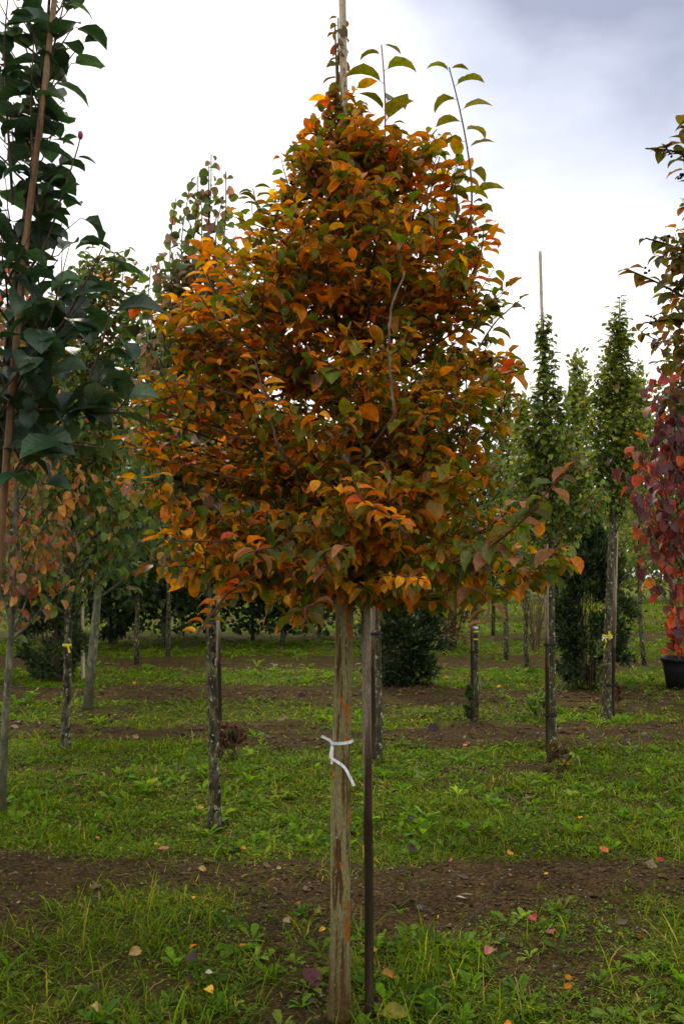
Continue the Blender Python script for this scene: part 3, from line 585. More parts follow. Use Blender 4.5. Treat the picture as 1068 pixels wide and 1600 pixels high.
    for pts, Y, n0, sz, kind in SH:
        a = len(sP); q = shoot(pts, Y, n0, sz, rng, sP, sT, sK, sL)
        tb = Tubes(); tb.add(q, np.linspace(.0048, .0022, len(q)), 6, cap=False); tb.build('branch', B_redtwig if kind in ('g', 'g2', 'gg') else B_twig, t, base)
        cc = {'g': [(.10, .11, .012), (.075, .085, .010)], 'g2': [(.095, .10, .012), (.11, .11, .02)], 'gg': [(.060, .105, .014), (.10, .13, .03), (.13, .11, .012), (.30, .15, .07)],
              'o': [ORANGE, ORANGE, OLIVE, RED, YEL], 'm': [ORANGE, OLIVE, BRN, OLIVE, YEL, GRN, RED], 'b': [(.13, .075, .015), (.16, .05, .015), (.10, .085, .012)], 'y': [YEL, (.62, .27, .01)]}[kind]
        m = len(sP) - a; c = pal(rng, m, cc, [1] * len(cc), .15)
        if kind == 'g2': c[:4] = pal(rng, 4, [ORANGE, RED], [1, 1], .1)
        G.append((c, -.32 if kind == 'b' else .42 if kind not in ('gg', 'y') else -.25))
    sP, sT, sK, sL = map(np.array, (sP, sT, sK, sL)); a = 0
    for c, pit in G:
        m = len(c); s_ = slice(a, a + m); ax, no = shoot_orient(rng, sP[s_], sT[s_], sK[s_], pit)
        bl.add(sP[s_], ax, no, sL[s_], sL[s_] * rng.uniform(.27, .34, m), rng.uniform(.7, 1.5, m), rng.uniform(.3, .7, m), c, c * [1.25, .95, .9]); a += m
    bl.build('crown', M_orange, 'ovate', t, base, cols=5, rng=rng, pet=(.22, .055, .03))
    for pts, yy in (([(616, 650), (611, 600), (606, 540), (610, 480), (632, 425)], 3.05), ([(436, 700), (424, 660), (414, 625), (405, 590)], 3.1)):
        w = np.array([at(x, y, yy) for x, y in pts]); u = np.linspace(0, len(pts) - 1, 20); q = np.stack([np.interp(u, range(len(pts)), w[:, i]) for i in range(3)], -1) + rng.normal(0, .0015, (20, 3))
        inn = np.array([base[0] + (q[0][0] - base[0]) * .3, D1, q[0][2] - .12]); q = np.concatenate([np.linspace(inn, q[0], 8)[:-1], q])
        tb = Tubes(); tb.add(q, np.linspace(.0062, .0030, len(q)), 8, cap=True, lump=.15, rng=rng); tb.build('branch', B_pinktwig, t, base)
    # berries: small black bunches sitting on the twigs
    pick = [(428, 320), (442, 312), (385, 330), (632, 288), (705, 560), (716, 550), (760, 530), (505, 395), (600, 412), (380, 880), (640, 400), (815, 800), (757, 770), (690, 890),
            (520, 650), (390, 640), (530, 240), (478, 352), (560, 520), (690, 600), (775, 640), (480, 455), (655, 500), (350, 760), (610, 730), (740, 740), (300, 700), (455, 285)]
    for px, py in pick:
        y = D1 - rng.uniform(.15, .45) * min(1, (py - 100) / 400); c = at(px, py, y); Vs, Fs, o_ = [], [], 0
        for _ in range(rng.integers(3, 7)):
            v, f = blob(c + rng.normal(0, .008, 3), rng.uniform(.0042, .006)); Vs.append(v); Fs.append(f + o_); o_ += len(v)
        mesh_obj('berry_bunch', np.concatenate(Vs) - base, np.concatenate(Fs), M_berry, t)
    return base
BASE1 = orange_tree()

def pole(name, pts, r, Y, mat, label, cat, nodes=0, group=None, k=14, rng=np.random.default_rng(3), lump=.05):
    W_ = np.array([at(px, py, Y if not isinstance(Y, (list, tuple)) else Y[i]) for i, (px, py) in enumerate(pts)])
    s = np.r_[0, np.cumsum(np.linalg.norm(np.diff(W_, axis=0), axis=1))]; m = max(8, int(s[-1] / .025)); u = np.linspace(0, s[-1], m)
    q = np.stack([np.interp(u, s, W_[:, i]) for i in range(3)], -1); rr = np.interp(u, s, np.linspace(r[0], r[1], len(s)))
    if nodes: rr = rr * (1 + .16 * (np.abs((u / nodes + .3) % 1 - .5) < .045 / (nodes / .25)))
    tb = Tubes(); tb.add(q, rr, k, lump=lump, rng=rng)
    o = tb.build(name, mat, None, q[0], loc=q[0]); return tag(o, label, cat, group)
pole('wooden_stake', [(577, 1612), (576, 1400), (574, 1200), (571, 960), (566, 800), (562, 640)], (.0175, .0165), D1 + .06, B_stake, 'dark round wooden stake close beside the ribboned trunk, damp in its lower half', 'stake', group='stakes beside the trees')
pole('bamboo_pole', [(541, 800), (540, 450), (538, 200), (534, -40)], (.0155, .0135), D1 - .045, B_bamboo_pale, 'pale bamboo pole rising out of the top of the orange tree', 'pole', nodes=.28, group='bamboo poles holding leaders')

# white ribbon tied round the main trunk
def ribbon():
    rng = np.random.default_rng(2); c = at(534, 1160, D1); rad = .0385; hw = .0055
    def strip(path, nor, w=hw, th=.0008):
        path = np.array(path, float); tg = nrm(np.gradient(path, axis=0)); nor = nrm(nor); sd = nrm(np.cross(tg, nor))
        a, b = path + sd * w, path - sd * w; V = np.concatenate([a + nor * th, b + nor * th, b - nor * th, a - nor * th]); n = len(path); Fs = []
        for s0 in range(4):
            s1 = (s0 + 1) % 4
            for i in range(n - 1): Fs.append((s0 * n + i, s1 * n + i, s1 * n + i + 1, s0 * n + i + 1))
        Fs += [(0, 3 * n, 2 * n, n), (n - 1, 2 * n - 1, 3 * n - 1, 4 * n - 1)]
        return V, Fs
    th = np.linspace(0, 2 * math.pi, 49); ring = np.stack([c[0] + .001 + rad * np.cos(th), c[1] + rad * np.sin(th), c[2] + .003 + .004 * np.cos(th)], -1)
    nr = np.stack([np.cos(th), np.sin(th), 0 * th], -1)
    parts = [strip(ring, nr)]
    Yf = D1 - rad - .004
    def P(l): 
        w = np.array([at(x, y, Yf + dy) for x, y, dy in l]); s = np.linspace(0, len(l) - 1, 22)
        q = np.stack([np.interp(s, range(len(l)), w[:, i]) for i in range(3)], -1)
        for _ in range(2): q[1:-1] = (q[:-2] + 2 * q[1:-1] + q[2:]) / 4
        return q
    f = lambda q, tl: np.stack([np.full(len(q), .15) + tl * np.sin(np.linspace(0, 5, len(q))), -np.ones(len(q)), np.zeros(len(q))], -1)
    q = P([(519, 1161, .012), (512, 1155, 0), (502, 1150, -.012)]); parts.append(strip(q, f(q, .3), .0048))
    q = P([(519, 1161, .01), (518, 1172, 0), (515, 1183, -.005), (519, 1186, -.007), (528, 1191, -.008), (539, 1199, -.008), (544, 1210, -.012), (549, 1219, -.016), (553, 1228, -.02)]); parts.append(strip(q, f(q, .35), .0050))
    q = P([(519, 1161, .008), (519, 1175, .003), (518, 1187, .0), (518, 1194, .0)]); parts.append(strip(q, f(q, .2), .0040))
    Vs, Fs, o_ = [], [], 0
    kn, kf = blob(at(519, 1162, Yf + .004), .0065); parts.append((kn, [tuple(x) for x in kf]))
    for v, ff in parts: Vs.append(v); Fs += [tuple(int(i) + o_ for i in x) for x in ff]; o_ += len(v)
    o = mesh_obj('ribbon', np.concatenate(Vs) - c, Fs, M_white, loc=c, smooth=False); tag(o, 'white ribbon knotted round the orange tree trunk with loose ends hanging', 'ribbon', 'ribbons tied to trunks')
ribbon()

# ------------------------------------------------------------------ big-leaved dark tree at the left edge
def magnolia():
    rng = np.random.default_rng(202); Y = 3.45; base = at(-70, 1650, Y); base[2] = float(gh(base[0], Y))
    t = empty('large_leaved_tree', base, 'dark green tree with big leathery leaves against the bamboo cane at left edge', 'tree', 'young trees standing in the nursery rows')
    q, r = trunk_tube([(-70, 1650), (-45, 1250), (-20, 900), (5, 650), (25, 450), (60, 200), (75, 40), (82, -90)], [.034, .030, .026, .021, .016, .009, .006, .004], Y + .05, .03, rng=rng)
    tb = Tubes(); tb.add(q, r, 16, lump=.05, rng=rng); tb.build('trunk', B_dark, t, base)
    rows = [(790, -60, 75), (740, -150, 165), (680, -220, 215), (600, -240, 225), (500, -230, 222), (430, -200, 205), (370, -170, 150), (330, -150, 108), (260, -90, 95), (180, -60, 98), (80, -30, 112), (-60, 0, 122)]
    C = Crown([(-70, 1650), (-20, 900), (5, 650), (25, 450), (60, 200), (75, 40), (82, -90)], rows, Y, depth=.95)
    prims, P, T, K = grow(rng, C, 46, 1.86, 3.7, .8, .095, .22, .046, up=.8, r0=.009, sag=-.05)
    for segs in prims:
        tb = Tubes()
        for pts, rr in segs: tb.add(pts, rr, 5, cap=False)
        tb.build('branch', B_twig, t, base)
    kp = rng.random(len(P)) < np.interp(P[:, 2], [2.0, 2.9], [.95, .5]); P, T, K = P[kp], T[kp], K[kp]
    ax, no = orient(rng, P, T, K, np.interp(P[:, 2], [1.8, 2.4, 3.4], [-.9, -.2, .25]), .35); n = len(P)
    cols = [(.018, .040, .020), (.026, .056, .026), (.045, .080, .042), (.020, .046, .028), (.11, .12, .02)]
    c = pal(rng, n, cols, [4, 4, 2, 3, .12], .2); L = rng.normal(.096, .018, n).clip(.05, .13); bl = Leaves()
    bl.add(P, ax, no, L, L * rng.uniform(.40, .50, n), rng.uniform(.3, 1.6, n), rng.uniform(.1, .7, n), c, c * 1.2)
    sP, sT, sK, sL = [], [], [], []
    tips = []
    for pts, n0, sz in (([(40, 430), (75, 380), (100, 310), (122, 240), (130, 215)], 8, .085), ([(60, 560), (110, 490), (135, 420), (150, 385)], 8, .115), ([(130, 620), (160, 540), (180, 440), (190, 395)], 7, .125),
                        ([(20, 320), (12, 200), (8, 100), (4, -20)], 8, .11), ([(60, 330), (52, 230), (48, 120), (60, 40)], 8, .10), ([(66, 200), (78, 120), (84, 50), (92, -20)], 8, .12),
                        ([(60, 640), (120, 640), (180, 650), (215, 600)], 7, .13), ([(40, 700), (90, 690), (150, 700)], 6, .13), ([(0, 660), (30, 720), (60, 760)], 5, .13)):
        q = shoot(pts, (Y - .1, Y - .2), max(4, int(n0 * .72)), sz, rng, sP, sT, sK, sL); tips.append(q[-1])
        tb = Tubes(); tb.add(q, np.linspace(.0055, .002, len(q)), 6, cap=False); tb.build('branch', B_twig, t, base)
    sP, sT, sK, sL = map(np.array, (sP, sT, sK, sL)); ax, no = shoot_orient(rng, sP, sT, sK, .2); m = len(sP); c = pal(rng, m, cols[:4], [3, 4, 3, 3], .2)
    bl.add(sP, ax, no, sL, sL * rng.uniform(.36, .44, m), rng.uniform(.6, 1.5, m), rng.uniform(.15, .6, m), c, c * 1.2)
    bl.build('crown', M_green, 'ovate', t, base, cols=5, rng=rng, pet=(.06, .07, .02))
    v, f = blob(np.zeros(3), .009, 10, 8); v[:, 2] *= 1.7; mesh_obj('flower_bud', v + tips[0] + [0, 0, .008] - base, f, M_bud, t)
magnolia()
pole('bamboo_cane', [(-62, 1668), (-28, 1240), (2, 830), (20, 600), (40, 380), (66, 170), (90, -40)], (.0145, .0095), 3.27, B_bamboo, 'brown bamboo cane leaning through the dark big-leaved tree', 'cane', nodes=.24, group='bamboo poles holding leaders')

# ------------------------------------------------------------------ middle-distance trees
GROUP_T = 'young trees standing in the nursery rows'
def mid_tree(name, label, seed, basepx, axis, radii, rows, bark, palette, weights, nprim, rise, sec_sp, sec_len, leaf_sp, leaf, prof='ovate', wr=.3, pitch=(-.6, .2), up=.7,
             mat=None, depth=1.0, cols=3, zlo=None, zhi=None, Y=None, merge=True, LJ=(.6, 1.1), shoots=(), wmix=None, r0=.012, bend=(.3, 1.3), terts=False, ground_z=True):
    rng = np.random.default_rng(seed); Yb = gat(*basepx)[1] if Y is None else Y
    base = at(basepx[0], basepx[1], Yb); base[2] = float(gh(base[0], Yb)) - .02
    t = empty(name, base, label, 'tree', GROUP_T)
    q, r = trunk_tube([(basepx[0], basepx[1] + 4)] + axis, radii, Yb, .035 * max(1, Yb / 6), rng=rng)
    tb = Tubes(); tb.add(q, r, 16 if Yb < 8 else 12, lump=.13, rng=rng)
    C = Crown([basepx] + axis, rows, Yb, depth)
    zl = C.Z[0] + .05 if zlo is None else at(0, zlo, Yb)[2]; zh = C.Z[-1] - .1 if zhi is None else at(0, zhi, Yb)[2]
    prims, P, T, K = grow(rng, C, nprim, zl, zh, rise, sec_sp, sec_len, leaf_sp, up=up, r0=r0, sag=-.04, terts=terts, LJ=LJ)
    if merge:
        for segs in prims:
            for pts, rr in segs: tb.add(pts, rr, 4, cap=False)
        tb.build('trunk', bark, t, base)
    else:
        tb.build('trunk', bark, t, base)
        for segs in prims:
            tb = Tubes()
            for pts, rr in segs: tb.add(pts, rr, 5, cap=False)
            tb.build('branch', bark, t, base)
    n = len(P); f = (P[:, 2] - C.Z[0]) / (C.Z[-1] - C.Z[0])
    ax, no = orient(rng, P, T, K, pitch[0] + (pitch[1] - pitch[0]) * f, .4)
    if wmix is None: c = pal(rng, n, palette, weights, .2)
    else:
        a = pal(rng, n, palette, weights, .2); b = pal(rng, n, palette, wmix, .2); c = np.where((rng.random(n) < f)[:, None], b, a)
    L = leaf * rng.uniform(.65, 1.25, n); bl = Leaves()
    bl.add(P, ax, no, L, L * wr * rng.uniform(.85, 1.12, n), rng.uniform(bend[0], bend[1], n), rng.uniform(.1, .6, n), c, c * rng.uniform(.8, 1.3, (n, 1)))
    sP, sT, sK, sL = [], [], [], []
    for pts, n0, sz in shoots:
        q = shoot(pts, Yb, n0, sz, rng, sP, sT, sK, sL); tb = Tubes(); tb.add(q, np.linspace(.014 if n0 < 4 else .005, .003, len(q)), 6, cap=False); tb.build('branch', bark, t, base)
    if sP:
        sP, sT, sK, sL = map(np.array, (sP, sT, sK, sL)); ax, no = shoot_orient(rng, sP, sT, sK, pitch[1]); m = len(sP); c = pal(rng, m, palette, wmix or weights, .15)
        bl.add(sP, ax, no, sL, sL * wr, rng.uniform(bend[0], bend[1], m), .3, c, c * 1.15)
    bl.build('crown', mat or M_soft, prof, t, base, cols=cols, rng=rng, pet=(.15, .07, .04))
    print(name, 'leaves', n)
    return t, base, Yb, rng

GG = [(.085, .125, .025), (.13, .16, .04), (.22, .14, .09), (.32, .15, .10), (.44, .20, .02), (.055, .09, .018)]  # pinkish tones: the leaves' own tint plus a painted pale sheen
mid_tree('round_leaved_tree', 'tree with round pinkish green leaves and mottled dark trunk, just left of the orange tree', 301, (336, 1290),
         [(334, 1150), (330, 980), (330, 800), (328, 500), (326, 260)], [.040, .034, .031, .027, .020, .010, .003],
         [(985, 270, 400), (950, 190, 430), (880, 165, 450), (780, 175, 450), (680, 185, 440), (600, 200, 420), (520, 215, 400), (450, 240, 385), (390, 255, 375), (320, 262, 362), (280, 290, 345)],
         B_dark, GG, [3, 2.5, 1.0, .8, 1.3, 3], 90, 1.2, .085, .24, .045, .070, 'round', .44, (-.9, -.5), up=1.0, wmix=[3, 2.2, 2.6, 1.2, .05, 2], r0=.013, merge=False, zhi=470,
         shoots=[([(325, 420), (326, 330), (327, 242)], 16, .056), ([(300, 420), (304, 350), (306, 275)], 14, .058), ([(345, 420), (352, 340), (360, 268)], 12, .054), ([(272, 500), (266, 410), (268, 310)], 14, .056),
                 ([(285, 460), (284, 380), (288, 300)], 14, .058), ([(240, 600), (232, 500), (240, 410)], 10, .06), ([(318, 440), (315, 370), (316, 300)], 14, .058), ([(335, 440), (338, 370), (342, 305)], 12, .058)])
mid_tree('forked_tree', 'tree with pale smooth trunk forking low under reddish leaves, beside the left edge', 302, (3, 1268),
         [(8, 1130), (18, 990), (24, 850), (28, 620), (30, 430)], [.028, .024, .022, .021, .015, .008, .004],
         [(985, -60, 120), (930, -110, 150), (860, -120, 150), (760, -110, 140), (640, -90, 120), (540, -50, 90), (440, -10, 60), (400, 10, 45)],
         B_grey, [(.24, .10, .04), (.32, .09, .05), (.38, .18, .03), (.10, .12, .02), (.24, .13, .09)], [2, 2, 2.5, 3, 1.5], 46, 1.0, .10, .26, .055, .08, 'ovate', .34, (-1.0, -.3), up=.9, merge=False, r0=.013, zlo=1010,
         shoots=[([(18, 998), (50, 972), (72, 938), (112, 915)], 3, .07), ([(20, 985), (4, 930), (-8, 850)], 3, .07), ([(20, 960), (42, 910), (60, 840)], 3, .07)])
mid_tree('green_orange_tree', 'tree with green and orange leaves, lichen trunk carrying a yellow ribbon', 303, (102, 1172),
         [(106, 1050), (108, 900), (118, 780), (135, 620), (150, 420)], [.045, .039, .036, .030, .024, .015, .004],
         [(985, 50, 200), (930, 15, 250), (850, 0, 270), (760, 10, 280), (660, 30, 280), (560, 60, 265), (480, 90, 250), (400, 130, 220)],
         B_dark, [(.07, .13, .02), (.12, .17, .03), (.42, .20, .02), (.32, .12, .03), (.15, .13, .03), (.045, .085, .018)], [5, 4, 1.3, .7, 1, 2.5], 90, .9, .09, .28, .052, .092, 'ovate', .34, (-1.0, .1), up=.8, r0=.014,
         shoots=[([(215, 620), (212, 500), (210, 440)], 9, .11), ([(188, 520), (190, 440), (196, 385)], 9, .11), ([(235, 560), (238, 500), (240, 440)], 8, .10)])
mid_tree('leaning_tree', 'tree with pale brown trunk leaning right, beyond the yellow ribboned trunk', 304, (137, 1108),
         [(145, 1020), (153, 930), (160, 840), (170, 700)], [.062, .055, .048, .044, .030, .01],
         [(950, 130, 250), (900, 90, 300), (820, 70, 330), (740, 90, 320), (680, 130, 260)],
         B_grey, [(.05, .10, .02), (.08, .12, .03), (.24, .13, .03)], [4, 3, .5], 50, .7, .15, .4, .08, .13, 'ovate', .34, (-.9, 0), up=.6, r0=.02)
mid_tree('hidden_stem_tree', 'tree with white-blotched lichen trunk standing directly behind the dark wooden stake', 305, (592, 1186),
         [(591, 1060), (589, 960), (585, 800), (580, 620)], [.034, .030, .028, .026, .018, .006],
         [(930, 500, 690), (880, 470, 740), (760, 460, 730), (660, 500, 690), (600, 540, 640)],
         B_pale, [(.06, .09, .018), (.035, .06, .014), (.18, .10, .02)], [4, 3, 1], 34, .8, .15, .3, .085, .10, 'ovate', .3, (-.8, 0), up=.7, r0=.014)
mid_tree('small_banded_tree', 'slim dark trunked tree with small white and yellow bands, seen right of the wooden stake', 306, (743, 1128),
         [(742, 1000), (741, 900), (752, 740), (770, 640)], [.032, .030, .028, .026, .016, .005],
         [(920, 690, 800), (860, 660, 850), (780, 680, 850), (700, 710, 830), (630, 760, 800)],
         B_dark, [(.07, .11, .02), (.045, .08, .015), (.13, .14, .03)], [4, 3, 2], 34, 1.0, .2, .32, .09, .10, 'small', .32, (-.6, .2), up=.8, r0=.016)
PEAR = [(.16, .22, .022), (.10, .16, .018), (.26, .29, .04), (.065, .11, .015), (.18, .11, .05)]
mid_tree('poled_green_tree', 'green tree with a tall thin pole rising far above its narrow crown', 307, (862, 1174),
         [(861, 1050), (860, 900), (857, 760), (852, 600), (847, 480)], [.042, .037, .034, .030, .024, .011, .004],
         [(905, 830, 900), (870, 790, 935), (800, 775, 950), (740, 790, 935), (700, 800, 915), (655, 818, 890), (620, 828, 880), (590, 838, 868), (500, 842, 858)],
         B_pale, PEAR, [2, 4, 1, 4, .8], 84, 1.2, .07, .26, .030, .066, 'small', .42, (-.7, .1), up=.9, r0=.010, zlo=890,
         shoots=[([(850, 640), (846, 560), (846, 490)], 26, .05), ([(862, 650), (864, 600), (865, 560)], 10, .055)])
mid_tree('pointed_green_tree', 'tall pointed green tree with yellow and white ribbon on its trunk, near red bush', 308, (947, 1121),
         [(948, 1000), (954, 860), (962, 700), (966, 560), (967, 465)], [.058, .045, .040, .032, .022, .012, .004],
         [(870, 905, 1010), (835, 880, 1040), (780, 880, 1045), (700, 895, 1035), (640, 905, 1020), (600, 915, 1008), (560, 925, 998), (520, 945, 985), (460, 955, 975)],
         B_pale, PEAR, [3, 3, 2.5, 2, .2], 76, 2.3, .080, .20, .034, .072, 'small', .40, (-.5, .3), up=1.2, r0=.014, zlo=860, zhi=520, LJ=(.35, 1.2),
         shoots=[([(966, 600), (966, 530), (968, 460)], 34, .06), ([(945, 640), (948, 590), (951, 520)], 22, .055), ([(985, 690), (990, 620), (994, 560)], 20, .055), ([(915, 700), (910, 630), (909, 580)], 20, .055)])
# red bush-like tree at the right edge
REDS = [(.21, .028, .022), (.30, .050, .028), (.085, .026, .036), (.44, .08, .018), (.50, .20, .02), (.16, .072, .074)]
mid_tree('red_leaved_tree', 'tree with drooping crimson and purple leaves at the right edge', 309, (1090, 1290),
         [(1085, 1150), (1080, 1000), (1075, 850), (1072, 700), (1070, 560)], [.030, .027, .025, .022, .018, .012, .004],
         [(1045, 1010, 1150), (1010, 1005, 1200), (980, 985, 1200), (940, 1010, 1230), (880, 965, 1240), (850, 985, 1240), (800, 950, 1240), (760, 985, 1240), (720, 950, 1220), (660, 1000, 1190), (610, 1012, 1150), (540, 1035, 1110)],
         B_grey, REDS, [3, 3, 2.5, 2, .7, 1.8], 38, 1.4, .12, .28, .070, .080, 'round', .38, (-1.1, -.7), up=1.1, merge=False, r0=.010, LJ=(.45, 1.15), wmix=[3, 2, 4, 1, .05, 2.5], zlo=1035, zhi=640,
         shoots=[([(1060, 850), (1055, 700), (1045, 560)], 14, .075), ([(1045, 900), (1035, 760), (1030, 620)], 14, .075), ([(1062, 700), (1060, 620), (1058, 545)], 12, .07)])
# berried neighbour, mostly beyond the right edge
t, b12, Y12, rng12 = mid_tree('berried_tree', 'olive leaved tree with black berries reaching in at the upper right edge', 310, (1200, 1585),
         [(1196, 1200), (1192, 900), (1186, 600), (1180, 300), (1176, 100)], [.036, .033, .030, .026, .018, .010, .004],
         [(700, 1100, 1300), (640, 1072, 1320), (600, 1045, 1330), (560, 1030, 1340), (500, 1002, 1350), (440, 992, 1350), (380, 1008, 1340), (345, 1070, 1320), (300, 1062, 1310), (240, 1035, 1300), (200, 1060, 1290), (100, 1130, 1230)],
         B_twig, [(.095, .090, .014), (.13, .075, .018), (.20, .09, .04), (.07, .09, .014), (.36, .13, .012)], [4, 3, 1.2, 3, .35], 60, .35, .06, .20, .030, .058, 'ovate', .31, (-.3, .2), up=.5, cols=5, Y=3.75, merge=False, r0=.009, mat=M_orange, terts=True, bend=(.4, 1.5),
         shoots=[([(1080, 470), (1040, 450), (990, 420)], 9, .06), ([(1080, 400), (1050, 385), (1020, 372)], 9, .06), ([(1090, 250), (1050, 235), (1012, 232)], 8, .055), ([(1090, 300), (1066, 262), (1055, 240)], 6, .055), ([(1080, 500), (1040, 500), (1000, 505)], 8, .06)])
for px, py in ((1012, 425), (1040, 372), (1058, 405), (1020, 500), (1060, 440), (1045, 240), (1062, 275), (1024, 540)):
    c = at(px, py, Y12 - .25); Vs, Fs, o_ = [], [], 0
    for _ in range(5):
        v, f = blob(c + rng12.normal(0, .008, 3), .005); Vs.append(v); Fs.append(f + o_); o_ += len(v)
    mesh_obj('berry_bunch', np.concatenate(Vs) - b12, np.concatenate(Fs), M_berry, t)

GS = 'stakes beside the trees'
pole('wooden_stake', [(583, 1186), (582, 1060), (582, 930), (582, 860)], (.022, .02), 8.66, B_stake, 'thin wooden stake close against the left of the white-blotched trunk', 'stake', group=GS)
pole('wooden_stake', [(855, 1176), (854, 1050), (853, 900), (853, 850)], (.020, .018), 9.1, B_stake, 'brown wooden stake on the left of the tall pole tree trunk', 'stake', group=GS)
pole('wooden_stake', [(957, 1118), (958, 1000), (960, 880), (961, 840)], (.020, .018), 11.5, B_stake, 'thin stake on the right of the yellow and white ribboned trunk', 'stake', group=GS)
pole('wooden_stake', [(737, 1128), (737, 1040), (736, 940), (736, 900)], (.018, .018), 10.95, B_stake, 'reddish stake on the left of the white and yellow banded trunk', 'stake', group=GS)
pole('wooden_stake', [(344, 1169), (342, 1060), (340, 960), (340, 930)], (.024, .022), 9.3, B_stake, 'reddish stake half hidden behind the mottled dark trunk', 'stake', group=GS)
pole('bamboo_pole', [(860, 1167), (856, 900), (852, 700), (848, 560), (843, 393)], (.024, .014), 9.32, B_bamboo_pale, 'tall pale bamboo pole rising bare against the sky above the green tree', 'pole', nodes=.35, group='bamboo poles holding leaders')
pole('bamboo_pole', [(130, 1062), (126, 700), (125, 560), (124, 420)], (.030, .020), 15.5, B_bamboo_pale, 'pale bamboo pole half hidden behind the dark big-leaved tree', 'pole', nodes=.35, group='bamboo poles holding leaders')
pole('bamboo_pole', [(956, 1112), (963, 840), (966, 640), (967, 520)], (.016, .012), 11.75, B_bamboo_pale, 'thin bamboo pole inside the pointed green tree', 'pole', nodes=.35, group='bamboo poles holding leaders')

def band(px, py, Y, rad, h, mat, name, label, cat, group, tails=()):
    c = at(px, py, Y); n = 24; th = np.arange(n) * 2 * math.pi / n; V = []
    for rr, z in ((rad, -h / 2), (rad, h / 2), (rad - .004, h / 2), (rad - .004, -h / 2)): V.append(np.stack([rr * np.cos(th), rr * np.sin(th), np.full(n, z)], -1))
    V = list(np.concatenate(V)); Fs = [(a * n + i, a * n + (i + 1) % n, ((a + 1) % 4) * n + (i + 1) % n, ((a + 1) % 4) * n + i) for a in range(4) for i in range(n)]
    for pts, w in tails:
        q = np.array([at(x, y, Y - rad - .004 - .006 * i) for i, (x, y) in enumerate(pts)]) - c; b0 = len(V); m = len(q)
        tg = nrm(np.gradient(q, axis=0)); sd = nrm(np.cross(tg, [0, -1., 0]))
        for s_ in (1, -1):
            for d in (0, .0015): V += list(q + sd * w * s_ + np.array([0, d, 0]))
        o = [b0, b0 + 2 * m, b0 + 3 * m, b0 + m]
        for a in range(4):
            for i in range(m - 1): Fs.append((o[a] + i, o[(a + 1) % 4] + i, o[(a + 1) % 4] + i + 1, o[a] + i + 1))
    ob = mesh_obj(name, np.array(V), Fs, mat, loc=c); tag(ob, label, cat, group)
GR = 'ribbons tied to trunks'
band(948, 993, 11.35, .056, .02, M_yellow, 'ribbon', 'yellow ribbon with a hanging end on the pale trunk near the red leaves', 'ribbon', GR, [([(951, 986), (952, 999)], .012), ([(945, 993), (946, 1003), (943, 1012)], .009)])
band(948, 996, 11.35, .058, .012, M_white, 'ribbon', 'white ribbon just below the yellow one on the pale trunk', 'ribbon', GR, [([(943, 996), (940, 1001)], .008)])
band(105, 1008, 9.2, .041, .02, M_yellow, 'ribbon', 'yellow ribbon tied to the lichen trunk near the left edge', 'ribbon', GR, [([(106, 1009), (109, 1020)], .01)])
band(742, 981, 10.98, .031, .022, M_white, 'ribbon', 'white band round the slim dark trunk', 'band', GR)
band(742, 987, 10.98, .031, .014, M_yellow, 'ribbon', 'upper yellow band round the slim dark trunk', 'band', GR)
band(742, 999, 10.98, .031, .014, M_yellow, 'ribbon', 'lower yellow band round the slim dark trunk', 'band', GR)
GB = 'rubber ties on trunks and stakes'
for px, py, Y, rad, lab in ((859, 1007, 9.12, .062, 'upper black tie joining the tall pole tree and its stake'), (859, 1117, 9.12, .062, 'lower black tie joining the tall pole tree and its stake'),
                            (587, 990, 8.68, .058, 'black tie on the white-blotched trunk behind the dark stake'), (740, 1018, 10.96, .052, 'black tie below the bands on the slim dark trunk'), (953, 1070, 11.4, .085, 'black tie joining the ribboned pale trunk and its thin stake')):
    band(px, py, Y, rad, .022, M_rubber, 'tie_band', lab, 'tie', GB)
for px, py in ((19, 930), (12, 1010)):
    pass

